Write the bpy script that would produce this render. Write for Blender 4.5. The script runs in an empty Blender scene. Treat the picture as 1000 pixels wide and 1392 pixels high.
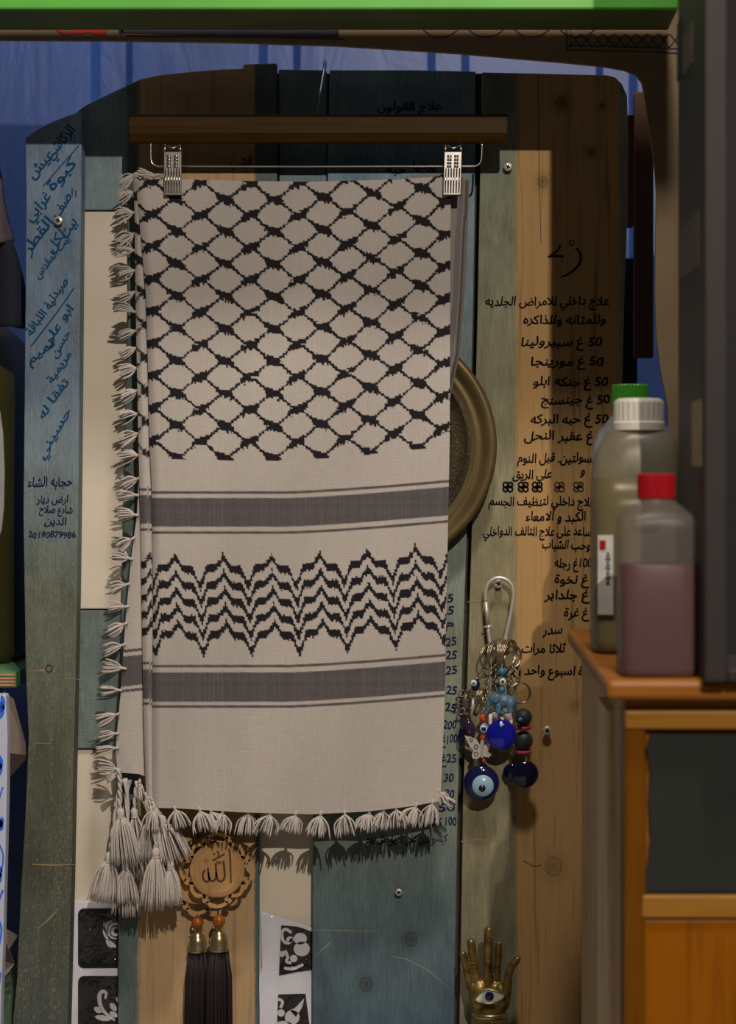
import bpy, math, random, unicodedata
import numpy as np
from mathutils import Vector, Matrix, Euler
random.seed(7); RNG = np.random.default_rng(7)
SC = bpy.context.scene
COL = SC.collection
# ------------------------------------------------------------------ camera, world, lamps, exposure
S = 0.0008          # metres per photo pixel on the plank face (d = 0)
D = 2.0             # camera distance from the plank face
VX, VY = 615, 650   # where the lens axis meets the photo
def W(px, py, d=0.0):
    k = (D - d) / D
    return Vector(((px - VX) * S * k, -d, (VY - py) * S * k))
def U(d): return S * (D - d) / D      # metres per photo pixel at distance d in front of the planks
FLOOR = -1.08

cam = bpy.data.cameras.new('camera')
cam.sensor_fit = 'HORIZONTAL'; cam.sensor_width = 36
cam.lens = 36 * D / (1000 * S)
cam.shift_x = (500 - VX) / 1000; cam.shift_y = (VY - 696) / 1000
cam.clip_start = .05; cam.clip_end = 50
cam.dof.use_dof = True; cam.dof.focus_distance = D - .04; cam.dof.aperture_fstop = 8.0
cam_o = bpy.data.objects.new('camera', cam); COL.objects.link(cam_o)
cam_o.location = (0, -D, 0); cam_o.rotation_euler = (math.pi / 2, 0, 0)
SC.camera = cam_o

world = bpy.data.worlds.new('world'); SC.world = world; world.use_nodes = True
world.node_tree.nodes['Background'].inputs[0].default_value = (1.0, .86, .72, 1)
world.node_tree.nodes['Background'].inputs[1].default_value = .035

def lamp(name, kind, loc, energy, color, size, target=None):
    l = bpy.data.lights.new(name, kind); l.energy = energy; l.color = color
    if kind == 'AREA': l.size = size
    else: l.shadow_soft_size = size
    o = bpy.data.objects.new(name, l); COL.objects.link(o); o.location = loc
    if target is not None:
        o.rotation_euler = (Vector(target) - Vector(loc)).to_track_quat('-Z', 'Y').to_euler()
    return o
lamp('shop_bulb', 'POINT', (.46, -3.0, 1.508), 210, (1, .86, .73), .012)
lamp('shop_ceiling_lamp', 'POINT', (.10, -1.3, 2.2), 150, (1, .86, .73), .14)
lamp('daylight_behind', 'AREA', (-.45, .12, 1.05), 1.0, (.78, .88, 1), .5, (-.25, .62, .45))

vs = SC.view_settings
vs.view_transform = 'Standard'; vs.look = 'None'; vs.exposure = 0; vs.gamma = 1; vs.use_curve_mapping = False

# ------------------------------------------------------------------ colours and materials
def lin(c): return tuple((v / 255 / 12.92 if v <= 10 else ((v / 255 + .055) / 1.055) ** 2.4) for v in c)
LF = (.50, .42, .345)
def A(*c): return tuple(min(.9, v / f) for v, f in zip(lin(c), LF))    # own colour of a surface seen as c under the bulb

class NT:
    def __init__(s, name):
        s.m = bpy.data.materials.new(name); s.m.use_nodes = True
        s.t = s.m.node_tree; s.n = s.t.nodes; s.b = s.n['Principled BSDF']; s.out = s.n['Material Output']
    def put(s, sock, v):
        if isinstance(v, bpy.types.NodeSocket): s.t.links.new(v, sock)
        elif isinstance(v, (tuple, list)):
            sock.default_value = (*v, 1) if len(v) == 3 and sock.type == 'RGBA' else v
        else: sock.default_value = v
    def node(s, t, **k):
        x = s.n.new(t)
        for a, v in k.items(): setattr(x, a, v)
        return x
    def math(s, op, a, b=0, c=0, clamp=False):
        x = s.node('ShaderNodeMath', operation=op, use_clamp=clamp)
        for i, v in enumerate((a, b, c)): s.put(x.inputs[i], v)
        return x.outputs[0]
    def mix(s, f, a, b, mode='MIX'):
        x = s.node('ShaderNodeMix', data_type='RGBA', blend_type=mode)
        s.put(x.inputs[0], f); s.put(x.inputs[6], a); s.put(x.inputs[7], b)
        return x.outputs[2]
    def pos(s, scale=(1, 1, 1), world=True, loc=(0, 0, 0)):
        g = s.node('ShaderNodeNewGeometry').outputs[0] if world else s.node('ShaderNodeTexCoord').outputs[3]
        m = s.node('ShaderNodeMapping'); s.put(m.inputs[0], g); m.inputs[3].default_value = scale; m.inputs[1].default_value = loc
        return m.outputs[0]
    def noise(s, vec, scale=1, detail=4, dist=0, rough=.55):
        x = s.node('ShaderNodeTexNoise'); s.put(x.inputs['Vector'], vec)
        x.inputs['Scale'].default_value = scale; x.inputs['Detail'].default_value = detail
        x.inputs['Distortion'].default_value = dist; x.inputs['Roughness'].default_value = rough
        return x.outputs[0]
    def ramp(s, f, stops, interp='LINEAR'):
        x = s.node('ShaderNodeValToRGB'); s.put(x.inputs[0], f); e = x.color_ramp.elements
        x.color_ramp.interpolation = interp
        while len(e) < len(stops): e.new(.5)
        for el, (p, c) in zip(e, stops):
            el.position = p; el.color = (*c, 1) if isinstance(c, (tuple, list)) else (c, c, c, 1)
        return x.outputs[0]
    def bump(s, h, strength=.3, dist=.001):
        x = s.node('ShaderNodeBump'); x.inputs['Strength'].default_value = strength; x.inputs['Distance'].default_value = dist
        s.put(x.inputs['Height'], h); s.put(s.b.inputs['Normal'], x.outputs[0])
    def set(s, **k):
        for a, v in k.items(): s.put(s.b.inputs[a.replace('_', ' ')], v)
        return s.m

def mat(name, col, rough=.55, metal=0, var=.12, vscale=60, bump=0, bscale=400, spec=.4, dark=None, **kw):
    t = NT(name); p = t.pos((1, 1, 1), False)
    n = t.noise(p, vscale, 4)
    lo = tuple(c * (1 - var) for c in col) if dark is None else dark
    hi = tuple(min(1, c * (1 + var)) for c in col)
    t.set(Base_Color=t.ramp(n, [(.3, lo), (.7, hi)]), Roughness=rough, Metallic=metal, **{'Specular_IOR_Level': spec})
    if bump: t.bump(t.noise(p, bscale, 3), bump, .0006)
    return t.set(**kw)

def pxramp(t, axis, lo, hi):
    """0..1 along the plank face: axis x or z in photo pixels of the face"""
    g = t.node('ShaderNodeNewGeometry').outputs[0]
    sp = t.node('ShaderNodeSeparateXYZ'); t.put(sp.inputs[0], g)
    v = sp.outputs[0 if axis == 'x' else 2]
    m = t.node('ShaderNodeMapRange')
    t.put(m.inputs[0], v)
    if axis == 'x': a, b = (lo - VX) * S, (hi - VX) * S
    else: a, b = (VY - lo) * S, (VY - hi) * S
    m.inputs[1].default_value = a; m.inputs[2].default_value = b
    return m.outputs[0]

def wood(name, c1, c2, axis='z', paint=None, pmask=1.0, pnoise=.9, knots=(), seed=0, rough=.75, bump=.35, grain=1.0, spec=.2):
    """planed wood with grain along an axis; paint: [(photo row, colour)...]; pmask: amount, or (axis, lo, hi, stops)"""
    t = NT(name)
    u = 1 / S
    lo = (seed * 13.7, seed * 5.1, seed * 7.7)
    sc_a = (.085 * u, .085 * u, .0035 * u) if axis == 'z' else (.0035 * u, .085 * u, .085 * u)
    sc_b = (.75 * u, .75 * u, .018 * u) if axis == 'z' else (.018 * u, .75 * u, .75 * u)
    g1 = t.noise(t.pos(sc_a, True, lo), 1, 5, .9)
    g2 = t.noise(t.pos(sc_b, True, lo), 1, 3, .3)
    g = t.math('ADD', t.math('MULTIPLY', g1, .75), t.math('MULTIPLY', g2, .25))
    base = t.ramp(g, [(.34, c2), (.47, c1), (.56, c1), (.66, tuple(.55 * a + .45 * b for a, b in zip(c1, c2)))])
    if grain != 1: base = t.mix(1 - grain, base, c1)
    col = base
    if paint:
        lo_p, hi_p = paint[0][0], paint[-1][0]
        if hi_p == lo_p: hi_p += 1
        pc = t.ramp(pxramp(t, 'z', lo_p, hi_p), [((p - lo_p) / (hi_p - lo_p), c) for p, c in paint])
        blotch = t.noise(t.pos((.02 * u, .02 * u, .011 * u), True, lo), 1, 5, .4)
        pc = t.mix(.8, pc, t.ramp(blotch, [(.3, (.74,) * 3), (.7, (1.34,) * 3)]), 'MULTIPLY')
        streak = t.noise(t.pos((.55 * u, .5 * u, .05 * u), True, lo), 1, 4, .2)
        pc = t.mix(.55, pc, t.ramp(streak, [(.3, (.72,) * 3), (.72, (1.42,) * 3)]), 'MULTIPLY')
        wear = t.noise(t.pos((.6 * u, .6 * u, .16 * u), True, (lo[0] + 3, 0, 1)), 1, 6, .2, .7)
        if isinstance(pmask, tuple):
            ax, a, b, st = pmask
            m = t.ramp(pxramp(t, ax, a, b), st)
        else: m = pmask
        m = t.math('ADD', m, t.math('MULTIPLY', t.math('SUBTRACT', wear, .5), pnoise))
        m = t.math('ADD', m, t.math('MULTIPLY', t.math('SUBTRACT', g1, .5), .35))
        m = t.ramp(m, [(.36, 0.0), (.62, 1.0)])
        col = t.mix(m, base, pc)
    for (kx, ky, kr, ks) in knots:
        mp = t.node('ShaderNodeMapping'); t.put(mp.inputs[0], t.node('ShaderNodeNewGeometry').outputs[0])
        w = W(kx, ky); mp.inputs[1].default_value = (-w.x / (kr * S), 0, -w.z / (kr * 1.15 * S)); mp.inputs[3].default_value = (1 / (kr * S), 0, 1 / (kr * 1.15 * S))
        ln = t.node('ShaderNodeVectorMath', operation='LENGTH'); t.put(ln.inputs[0], mp.outputs[0])
        k = t.ramp(t.math('MULTIPLY', ln.outputs['Value'], .4), [(0, ks), (.28, ks * .55), (.36, ks), (.42, ks * .35), (1, 0)])
        col = t.mix(k, col, tuple(c * .22 for c in c2))
    t.set(Base_Color=col, Roughness=rough, Specular_IOR_Level=spec)
    t.bump(t.math('ADD', g2, t.math('MULTIPLY', g1, .6)), bump, .0012)
    return t.m

# ------------------------------------------------------------------ mesh building
class MB:
    def __init__(s): s.v = []; s.f = []
    def add(s, vs_, fs):
        o = len(s.v); s.v += [Vector(x) for x in vs_]; s.f += [tuple(i + o for i in q) for q in fs]; return s
    def box(s, c, h, rot=None):
        p = [Vector((x * h[0], y * h[1], z * h[2])) for x in (-1, 1) for y in (-1, 1) for z in (-1, 1)]
        if rot: p = [rot @ q for q in p]
        return s.add([Vector(c) + q for q in p], [(0, 1, 3, 2), (4, 6, 7, 5), (0, 4, 5, 1), (2, 3, 7, 6), (0, 2, 6, 4), (1, 5, 7, 3)])
    def prism(s, poly, d0, d1, dref=None):
        """outline in photo pixels, read at distance dref, from d0 (front) to d1 (back)"""
        dr = d0 if dref is None else dref
        p = [W(x, y, dr) for x, y in poly]; n = len(p)
        a = sum(p[i].x * p[(i + 1) % n].z - p[(i + 1) % n].x * p[i].z for i in range(n))
        if a < 0: p.reverse()
        vv = [Vector((q.x, -d0, q.z)) for q in p] + [Vector((q.x, -d1, q.z)) for q in p]
        return s.add(vv, [tuple(range(n)), tuple(range(2 * n - 1, n - 1, -1))] + [(i, i + n, (i + 1) % n + n, (i + 1) % n) for i in range(n)])
    def pbox(s, x0, y0, x1, y1, d0, d1, dref=None): return s.prism([(x0, y0), (x1, y0), (x1, y1), (x0, y1)], d0, d1, dref)
    def tube(s, pts, r, n=8, closed=False, cap=True):
        pts = [Vector(p) for p in pts]; m = len(pts)
        r = [r] * m if not isinstance(r, (list, tuple)) else r
        rings = []; ref = None
        for i, p in enumerate(pts):
            if closed: t = pts[(i + 1) % m] - pts[i - 1]
            else: t = pts[min(i + 1, m - 1)] - pts[max(i - 1, 0)]
            if t.length < 1e-9: t = Vector((0, 0, 1))
            t.normalize()
            if ref is None: ref = t.orthogonal().normalized()
            ref = (ref - t * ref.dot(t))
            if ref.length < 1e-6: ref = t.orthogonal()
            ref.normalize(); b = t.cross(ref)
            rings.append([p + (ref * math.cos(6.28318 * k / n) + b * math.sin(6.28318 * k / n)) * r[i] for k in range(n)])
        fs = []
        for i in range(m if closed else m - 1):
            j = (i + 1) % m
            for k in range(n): fs.append((i * n + k, i * n + (k + 1) % n, j * n + (k + 1) % n, j * n + k))
        if cap and not closed: fs += [tuple(range(n - 1, -1, -1)), tuple((m - 1) * n + k for k in range(n))]
        return s.add([q for g in rings for q in g], fs)
    def ball(s, c, r, nu=16, nv=10, rot=None):
        r = (r, r, r) if not isinstance(r, (tuple, list)) else r
        vs_ = [Vector((0, 0, r[2]))]
        for j in range(1, nv):
            a = math.pi * j / nv
            for i in range(nu):
                b = 2 * math.pi * i / nu
                vs_.append(Vector((r[0] * math.sin(a) * math.cos(b), r[1] * math.sin(a) * math.sin(b), r[2] * math.cos(a))))
        vs_.append(Vector((0, 0, -r[2]))); L = len(vs_) - 1
        fs = [(0, 1 + i, 1 + (i + 1) % nu) for i in range(nu)]
        for j in range(nv - 2):
            for i in range(nu):
                a0 = 1 + j * nu + i; a1 = 1 + j * nu + (i + 1) % nu
                fs.append((a0, a0 + nu, a1 + nu, a1))
        fs += [(L, 1 + (nv - 2) * nu + (i + 1) % nu, 1 + (nv - 2) * nu + i) for i in range(nu)]
        if rot: vs_ = [rot @ q for q in vs_]
        return s.add([Vector(c) + q for q in vs_], fs)
    def ring(s, c, R, r, rot=None, n=28, m=6, sx=1):
        pts = [Vector((R * sx * math.cos(2 * math.pi * i / n), 0, R * math.sin(2 * math.pi * i / n))) for i in range(n)]
        if rot: pts = [rot @ p for p in pts]
        return s.tube([Vector(c) + p for p in pts], r, m, closed=True)
    def loft(s, secs, n=36, cap=True):
        """secs: (centre, half x, half y, squareness) stacked upward"""
        for (c, hx, hy, e) in secs:
            pass
        vs_ = []
        for (c, hx, hy, e) in secs:
            for k in range(n):
                a = 2 * math.pi * k / n; ca, sa = math.cos(a), math.sin(a)
                vs_.append(Vector(c) + Vector((hx * math.copysign(abs(ca) ** e, ca), hy * math.copysign(abs(sa) ** e, sa), 0)))
        fs = [(i * n + k, i * n + (k + 1) % n, (i + 1) * n + (k + 1) % n, (i + 1) * n + k) for i in range(len(secs) - 1) for k in range(n)]
        if cap: fs += [tuple(range(n - 1, -1, -1)), tuple((len(secs) - 1) * n + k for k in range(n))]
        return s.add(vs_, fs)
    def disc(s, c, prof, n=64, sx=1):
        """profile (radius, forward) turned about the axis that faces the viewer"""
        c = Vector(c); vs_ = []
        for (r, f) in prof:
            for k in range(n):
                a = 2 * math.pi * k / n
                vs_.append(c + Vector((sx * r * math.cos(a), -f, r * math.sin(a))))
        m = len(prof)
        fs = [(i * n + k, i * n + (k + 1) % n, (i + 1) * n + (k + 1) % n, (i + 1) * n + k) for i in range(m - 1) for k in range(n)]
        fs += [tuple((m - 1) * n + k for k in range(n)), tuple(range(n - 1, -1, -1))]
        return s.add(vs_, fs)
    def ribbon(s, pts, w, d, depth=.0003):
        """flat inked or cut stroke along photo pixels at distance d"""
        P = [W(x, y, d) for x, y in pts]; m = len(P); k = U(d)
        w = [w] * m if not isinstance(w, (list, tuple)) else [float(np.interp(i / (m - 1), np.linspace(0, 1, len(w)), w)) for i in range(m)]
        vv = []
        for i, p in enumerate(P):
            t = P[min(i + 1, m - 1)] - P[max(i - 1, 0)]; t.y = 0
            t = t.normalized() if t.length > 1e-9 else Vector((1, 0, 0))
            nn = Vector((-t.z, 0, t.x)) * w[i] * k * .5
            a, b = p + nn, p - nn
            vv += [a, b, Vector((a.x, a.y + depth, a.z)), Vector((b.x, b.y + depth, b.z))]
        fs = []
        for i in range(m - 1):
            a = 4 * i; b = a + 4
            fs += [(a, b, b + 1, a + 1), (a + 2, a + 3, b + 3, b + 2), (a, a + 2, b + 2, b), (a + 1, b + 1, b + 3, a + 3)]
        fs += [(0, 1, 3, 2), (4 * m - 4, 4 * m - 2, 4 * m - 1, 4 * m - 3)]
        return s.add(vv, fs)
    def build(s, name, m, parent=None, smooth=False, bevel=0, loc=None):
        off = Vector(loc) if loc is not None else (parent['_w'] if parent is not None else Vector((0, 0, 0)))
        off = Vector(off)
        me = bpy.data.meshes.new(name); me.from_pydata([v - off for v in s.v], [], s.f); me.update()
        o = bpy.data.objects.new(name, me); COL.objects.link(o)
        me.materials.append(m)
        if smooth: me.polygons.foreach_set('use_smooth', [True] * len(me.polygons))
        if parent is not None:
            o.parent = parent; o['_w'] = tuple(off)
        else: o.location = off; o['_w'] = tuple(off)
        if bevel:
            b = o.modifiers.new('bevel', 'BEVEL'); b.width = bevel; b.segments = 2; b.limit_method = 'ANGLE'; b.angle_limit = .6
        return o

def spline(pts, n=8):
    """smooth curve through points of any dimension"""
    P = [Vector(p) for p in pts]; out = []
    for i in range(len(P) - 1):
        a, b, c, d = P[max(i - 1, 0)], P[i], P[i + 1], P[min(i + 2, len(P) - 1)]
        for k in range(n):
            t = k / n
            out.append(.5 * (2 * b + (c - a) * t + (2 * a - 5 * b + 4 * c - d) * t * t + (3 * b - a - 3 * c + d) * t ** 3))
    return out + [P[-1]]

def thing(name, loc, label, cat, group=None):
    o = bpy.data.objects.new(name, None); COL.objects.link(o); o.empty_display_size = .02
    o.location = loc; o['_w'] = tuple(loc); o['label'] = label; o['category'] = cat
    if group: o['group'] = group
    return o
def tag(o, label, cat, group=None):
    o['label'] = label; o['category'] = cat
    if group: o['group'] = group
    return o
def struct(o): o['kind'] = 'structure'; return o

def fused(mb, name, voxel, m, parent, smooth=6):
    """melt overlapping solids into one continuous surface"""
    o = mb.build(name, m, parent)
    r = o.modifiers.new('r', 'REMESH'); r.mode = 'VOXEL'; r.voxel_size = voxel
    q = o.modifiers.new('s', 'SMOOTH'); q.iterations = smooth; q.factor = .5
    dg = bpy.context.evaluated_depsgraph_get()
    me = bpy.data.meshes.new_from_object(o.evaluated_get(dg))
    o.modifiers.clear(); o.data = me
    me.polygons.foreach_set('use_smooth', [True] * len(me.polygons))
    return o

# ------------------------------------------------------------------ handwriting
FORMS = {}
for cp in range(0xFE70, 0xFEFD):
    dec = unicodedata.decomposition(chr(cp)).split()
    if len(dec) == 2 and dec[0][0] == '<': FORMS.setdefault(chr(int(dec[1], 16)), {})[dec[0][1:-1]] = chr(cp)
LAMALEF = {'ا': ('\uFEFB', '\uFEFC'), 'أ': ('\uFEF7', '\uFEF8'), 'إ': ('\uFEF9', '\uFEFA')}
def shape(txt):
    out = []; i = 0; join = False
    while i < len(txt):
        c = txt[i]
        if c == 'ل' and i + 1 < len(txt) and txt[i + 1] in LAMALEF:
            out.append(LAMALEF[txt[i + 1]][1 if join else 0]); join = False; i += 2; continue
        f = FORMS.get(c)
        if f is None: out.append(c); join = False; i += 1; continue
        nxt = i + 1 < len(txt) and txt[i + 1] in FORMS and 'final' in FORMS[txt[i + 1]]
        dual = 'medial' in f
        if join and nxt and dual: k = 'medial'
        elif join: k = 'final'
        elif nxt and dual: k = 'initial'
        else: k = 'isolated'
        out.append(f.get(k, f.get('isolated', c))); join = dual and nxt; i += 1
    r = ''.join(reversed(out)); res = ''; run = ''
    for ch in r + '\0':
        if ch.isdigit(): run = ch + run
        else: res += run + ch; run = ''
    return res[:-1]
_G = {}
def _mesh(body):
    """filled outline of a text, overlapping contours united, thickened like a marker"""
    from mathutils.geometry import delaunay_2d_cdt
    c = bpy.data.curves.new('t', 'FONT'); c.body = body; c.size = 1; c.resolution_u = 3; c.fill_mode = 'FRONT'; c.dimensions = '2D'
    c.fill_mode = 'NONE'
    o = bpy.data.objects.new('t', c); COL.objects.link(o)
    bpy.context.view_layer.update()
    dg = bpy.context.evaluated_depsgraph_get()
    me = bpy.data.meshes.new_from_object(o.evaluated_get(dg))
    P = [Vector((q.co.x, q.co.y)) for q in me.vertices]
    E = [tuple(sorted(e.vertices)) for e in me.edges]
    E = [(a, b) if b - a == 1 else (b, a) for a, b in E]
    bpy.data.objects.remove(o); bpy.data.curves.remove(c); bpy.data.meshes.remove(me)
    if not P: return [], []
    V, _, F, *_r = delaunay_2d_cdt(P, E, [], 0, 1e-5)
    A_ = np.array([P[a][:] for a, b in E]); B_ = np.array([P[b][:] for a, b in E])
    f = []
    for t3 in F:
        m = sum((V[i] for i in t3), Vector((0, 0))) / len(t3)
        up = (A_[:, 1] <= m.y) & (B_[:, 1] > m.y); dn = (A_[:, 1] > m.y) & (B_[:, 1] <= m.y)
        side = (B_[:, 0] - A_[:, 0]) * (m.y - A_[:, 1]) - (m.x - A_[:, 0]) * (B_[:, 1] - A_[:, 1])
        if np.sum(up & (side > 0)) - np.sum(dn & (side < 0)) != 0: f.append(tuple(t3))
    v = [(q.x, q.y, 0) for q in V]; w = .026
    for i, (a, b) in enumerate(E):
        d = P[b] - P[a]
        if d.length < 1e-6: continue
        d.normalize(); nn = Vector((-d.y, d.x)) * w; d *= w * .6; k = len(v)
        v += [(q.x, q.y, 1 + i % 6) for q in (P[a] - d + nn, P[a] - d - nn, P[b] + d - nn, P[b] + d + nn)]; f.append((k, k + 1, k + 2, k + 3))
    return v, f
def glyph(ch):
    if ch not in _G:
        v, f = _mesh(ch) if ch != ' ' else ([], [])
        bar = max(q[0] for q in glyph('|')[0]) if ch != '|' else 0
        adv = (max(q[0] for q in _mesh(ch + '|')[0]) - bar) if ch != '|' else 0
        _G[ch] = (v, f, adv)
    return _G[ch]
def write(mb, txt, x0, x1, y, d, em=17, rot=0, wob=.03, thick=.00015):
    """one handwritten line between photo columns x0 and x1 on baseline y (or centred there when turned)"""
    g = shape(txt); x = 0; polys = []
    for i, ch in enumerate(g):
        v, f, adv = glyph(ch); polys.append((x, v, f)); x += adv
    kx = (x1 - x0) / max(x, .01); ph = random.uniform(0, 6)
    cx, cy = (x0 + x1) / 2, y; cr, sr = math.cos(rot), math.sin(rot)
    for i, (ox, v, f) in enumerate(polys):
        jit = random.uniform(-.8, .8); o = len(mb.v)
        for (a, b, h) in v:
            px = (ox + a + .10 * b + wob * math.sin(b * 7 + ph + ox)) * kx - (x1 - x0) / 2
            py = b * em + jit + wob * 14 * math.sin((ox + a) * 2.3 + ph)
            qx, qy = (px, -py) if not rot else (px * cr - py * sr, -(px * sr + py * cr))
            p = W(cx + qx, cy + qy, d); p.y -= thick + i % 2 * .0001 + h * .000012
            mb.v.append(p)
        mb.f += [tuple(q + o for q in face) for face in f]

# ================================================================== SETTING
t = NT('blue_painted_metal')
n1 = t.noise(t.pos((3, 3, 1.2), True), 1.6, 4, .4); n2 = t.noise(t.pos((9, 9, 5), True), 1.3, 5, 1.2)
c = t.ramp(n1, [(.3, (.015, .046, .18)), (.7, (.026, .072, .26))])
c = t.mix(.5, c, t.ramp(n2, [(.35, (.75, .75, .8)), (.66, (1.1, 1.1, 1.1)), (.74, (1.7, 1.65, 1.6))]), 'MULTIPLY')  # lighter noise patches painted in for reflections off clear plastic
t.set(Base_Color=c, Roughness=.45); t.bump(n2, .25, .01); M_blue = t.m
mb = MB()
xs = [-1.6 + .1 * i for i in range(33)]
prof = []
for i, x in enumerate(np.arange(-1.5, 1.5, .012)):
    ph = (x + .03) % .24
    prof.append((x, .62 + (.012 if ph < .045 else 0) + .004 * math.sin(x * 9)))
vv = [Vector((x, y, z)) for z in (FLOOR, 1.3) for x, y in prof]; n = len(prof)
mb.add(vv, [(i, i + 1, n + i + 1, n + i) for i in range(n - 1)])
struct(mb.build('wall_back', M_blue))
mb = MB().box((0, -.5, FLOOR - .02), (1.8, 2.2, .02))
struct(mb.build('floor', mat('dusty_concrete', A(110, 100, 90), .8)))

# ================================================================== PLANK DOOR
door = thing('plank_door', W(445, 1392, -.02) * 1 + Vector((0, 0, 0)), 'weathered door of blue and bare wooden planks covered in Arabic handwriting', 'door')
door.location = (W(445, 0).x, .02, FLOOR); door['_w'] = tuple(door.location)
BOT = 650 + (-FLOOR) / S
def plank(poly, d, m, thick=.022, name='plank', label=None):
    o = MB().prism(poly, d, d - thick, 0).build(name, m, door, bevel=.0012)
    if label: o['label'] = label
    return o
bare = A(140, 102, 60); bare2 = A(96, 64, 32)
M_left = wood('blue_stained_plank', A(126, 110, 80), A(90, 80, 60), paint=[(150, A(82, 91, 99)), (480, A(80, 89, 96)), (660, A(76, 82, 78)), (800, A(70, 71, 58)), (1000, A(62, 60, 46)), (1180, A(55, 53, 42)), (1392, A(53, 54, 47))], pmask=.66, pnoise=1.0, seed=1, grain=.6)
M_row = wood('pale_blue_board', A(110, 108, 96), A(80, 80, 74), 'x', paint=[(130, A(84, 91, 88)), (1030, A(74, 78, 68))], pmask=.72, seed=2)
M_bare = wood('bare_pine_with_blue_edges', A(136, 106, 72), A(112, 84, 54), paint=[(100, A(62, 66, 58)), (1392, A(60, 67, 60))], pmask=('x', 158, 376, [(0, 1), (.10, .8), (.19, .1), (.25, 0), (.80, 0), (.84, .1), (.88, .8), (.92, 1)]), pnoise=.7, seed=3, grain=.75, knots=((320, 1320, 7, .3),))
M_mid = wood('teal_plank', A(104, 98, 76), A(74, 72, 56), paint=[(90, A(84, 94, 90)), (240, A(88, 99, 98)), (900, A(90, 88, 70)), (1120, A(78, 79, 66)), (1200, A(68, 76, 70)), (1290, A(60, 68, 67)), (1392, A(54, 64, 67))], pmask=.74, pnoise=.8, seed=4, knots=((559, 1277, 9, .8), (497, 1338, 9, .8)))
M_wide = wood('bare_pine_with_grey_green_edge', A(128, 95, 56), A(98, 70, 39), paint=[(100, A(84, 84, 68)), (500, A(95, 87, 64)), (800, A(98, 86, 60)), (1100, A(90, 79, 56)), (1392, A(80, 74, 56))], pmask=('x', 610, 860, [(0, 1), (.30, .95), (.37, .5), (.39, 0), (.90, 0), (.935, .6), (.97, 1)]), pnoise=.55, seed=5, knots=((763, 140, 8, .8), (737, 247, 7, .7), (803, 207, 6, .8), (818, 144, 3, .9), (752, 1178, 12, .5), (780, 960, 6, .5)))
M_cream = mat('cream_painted_board', A(158, 140, 117), .7, var=.08, vscale=9, bump=.15, bscale=300)
M_dark = mat('dark_gap_wood', A(40, 34, 26), .8)
edge = [(38, 190), (55, 178), (75, 168), (95, 160), (114, 154)]
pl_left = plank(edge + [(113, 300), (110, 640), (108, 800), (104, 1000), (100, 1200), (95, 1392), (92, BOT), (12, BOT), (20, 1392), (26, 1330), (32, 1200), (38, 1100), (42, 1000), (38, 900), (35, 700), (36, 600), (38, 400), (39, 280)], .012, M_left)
curve = [(113, 148), (130, 138), (150, 128), (170, 118), (192, 107), (215, 102), (260, 97), (300, 94), (330, 93), (331, 87), (376, 86)]
# rows of boards and the painted backing, set back between the upright planks
plank([(100, 150), (113, 140), (150, 122), (180, 108), (180, 283), (100, 283)], -.012, M_row, .016, label='short pale blue board with a shaded top')
plank([(100, 285), (190, 285), (190, 829), (100, 829)], -.014, M_cream, .014, 'backing_board')
plank([(96, 831), (200, 831), (200, 1020), (92, 1020)], -.012, M_row, .016)
plank([(86, 1022), (470, 1022), (470, BOT), (86, BOT)], -.016, M_cream, .012, 'backing_board')
pl_bare = plank([(172, 116), (192, 107), (215, 102), (260, 97), (300, 94), (330, 93), (331, 87), (376, 86), (377, 400), (352, 1100), (351, 1392), (350, BOT), (160, BOT), (160, 1392), (161, 1000), (168, 700), (174, 400)], 0, M_bare, .010)
plank([(378, 93), (443, 94), (443, 420), (380, 420)], -.004, wood('slate_board', A(96, 96, 84), A(70, 72, 64), paint=[(90, A(78, 84, 80)), (420, A(84, 92, 90))], pmask=.8, seed=8))
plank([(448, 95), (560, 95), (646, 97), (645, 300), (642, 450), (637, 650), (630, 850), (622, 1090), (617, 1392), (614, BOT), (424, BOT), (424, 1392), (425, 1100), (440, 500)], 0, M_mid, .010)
pl_mid = door.children[-1]
plank([(655, 98), (740, 100), (825, 102), (836, 105), (845, 114), (852, 130), (854, 190), (852, 300), (848, 420), (846, 520), (840, 700), (838, 900), (836, BOT), (621, BOT), (624, 1392), (629, 1090), (637, 850), (643, 650), (648, 450), (651, 300)], 0, M_wide)
pl_wide = door.children[-1]
MB().pbox(600, 100, 680, 1392 + 400, -.024, -.03).build('batten', M_dark, door)
MB().pbox(355, 100, 470, 700, -.026, -.032).build('batten', M_dark, door)
# pale scratches
mb = MB()
for p in ([(44, 912), (60, 911), (62, 913)], [(88, 922), (118, 924)], [(44, 1175), (70, 1176), (104, 1175)], [(52, 1262), (70, 1246), (80, 1234)], [(48, 1010), (70, 1011)]):
    pass
    mb.ribbon(p, [1, 2.6, .6], .0122)
s_ = mb.build('scratch', mat('bare_scratch', A(104, 86, 58), .8), pl_left)
mb = MB()
for p in ([(425, 1264), (470, 1265), (518, 1266)], [(580, 1143), (600, 1146), (622, 1143)], [(428, 1300), (446, 1284), (452, 1278)], [(530, 1300), (552, 1304), (580, 1318), (612, 1345)]):
    mb.ribbon(p, [.5, 1.8, .4], .0003)
mb.build('scratch', mat('pale_scratch', A(98, 90, 70), .8), pl_mid)
mb = MB()
for p in ([(636, 818), (650, 817), (660, 815)], [(626, 1144), (650, 1141), (676, 1143)]): mb.ribbon(p, [1.5, 3, 1], .0003)
mb.build('scratch', bpy.data.materials['bare_scratch'], pl_wide)
mb = MB(); mb.ribbon([(731, 102), (732, 200), (734, 290), (735, 330)], .9, .0002); mb.ribbon([(712, 1170), (725, 1178), (736, 1176)], .8, .0002)
mb.build('crack', M_dark, pl_wide)
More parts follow.
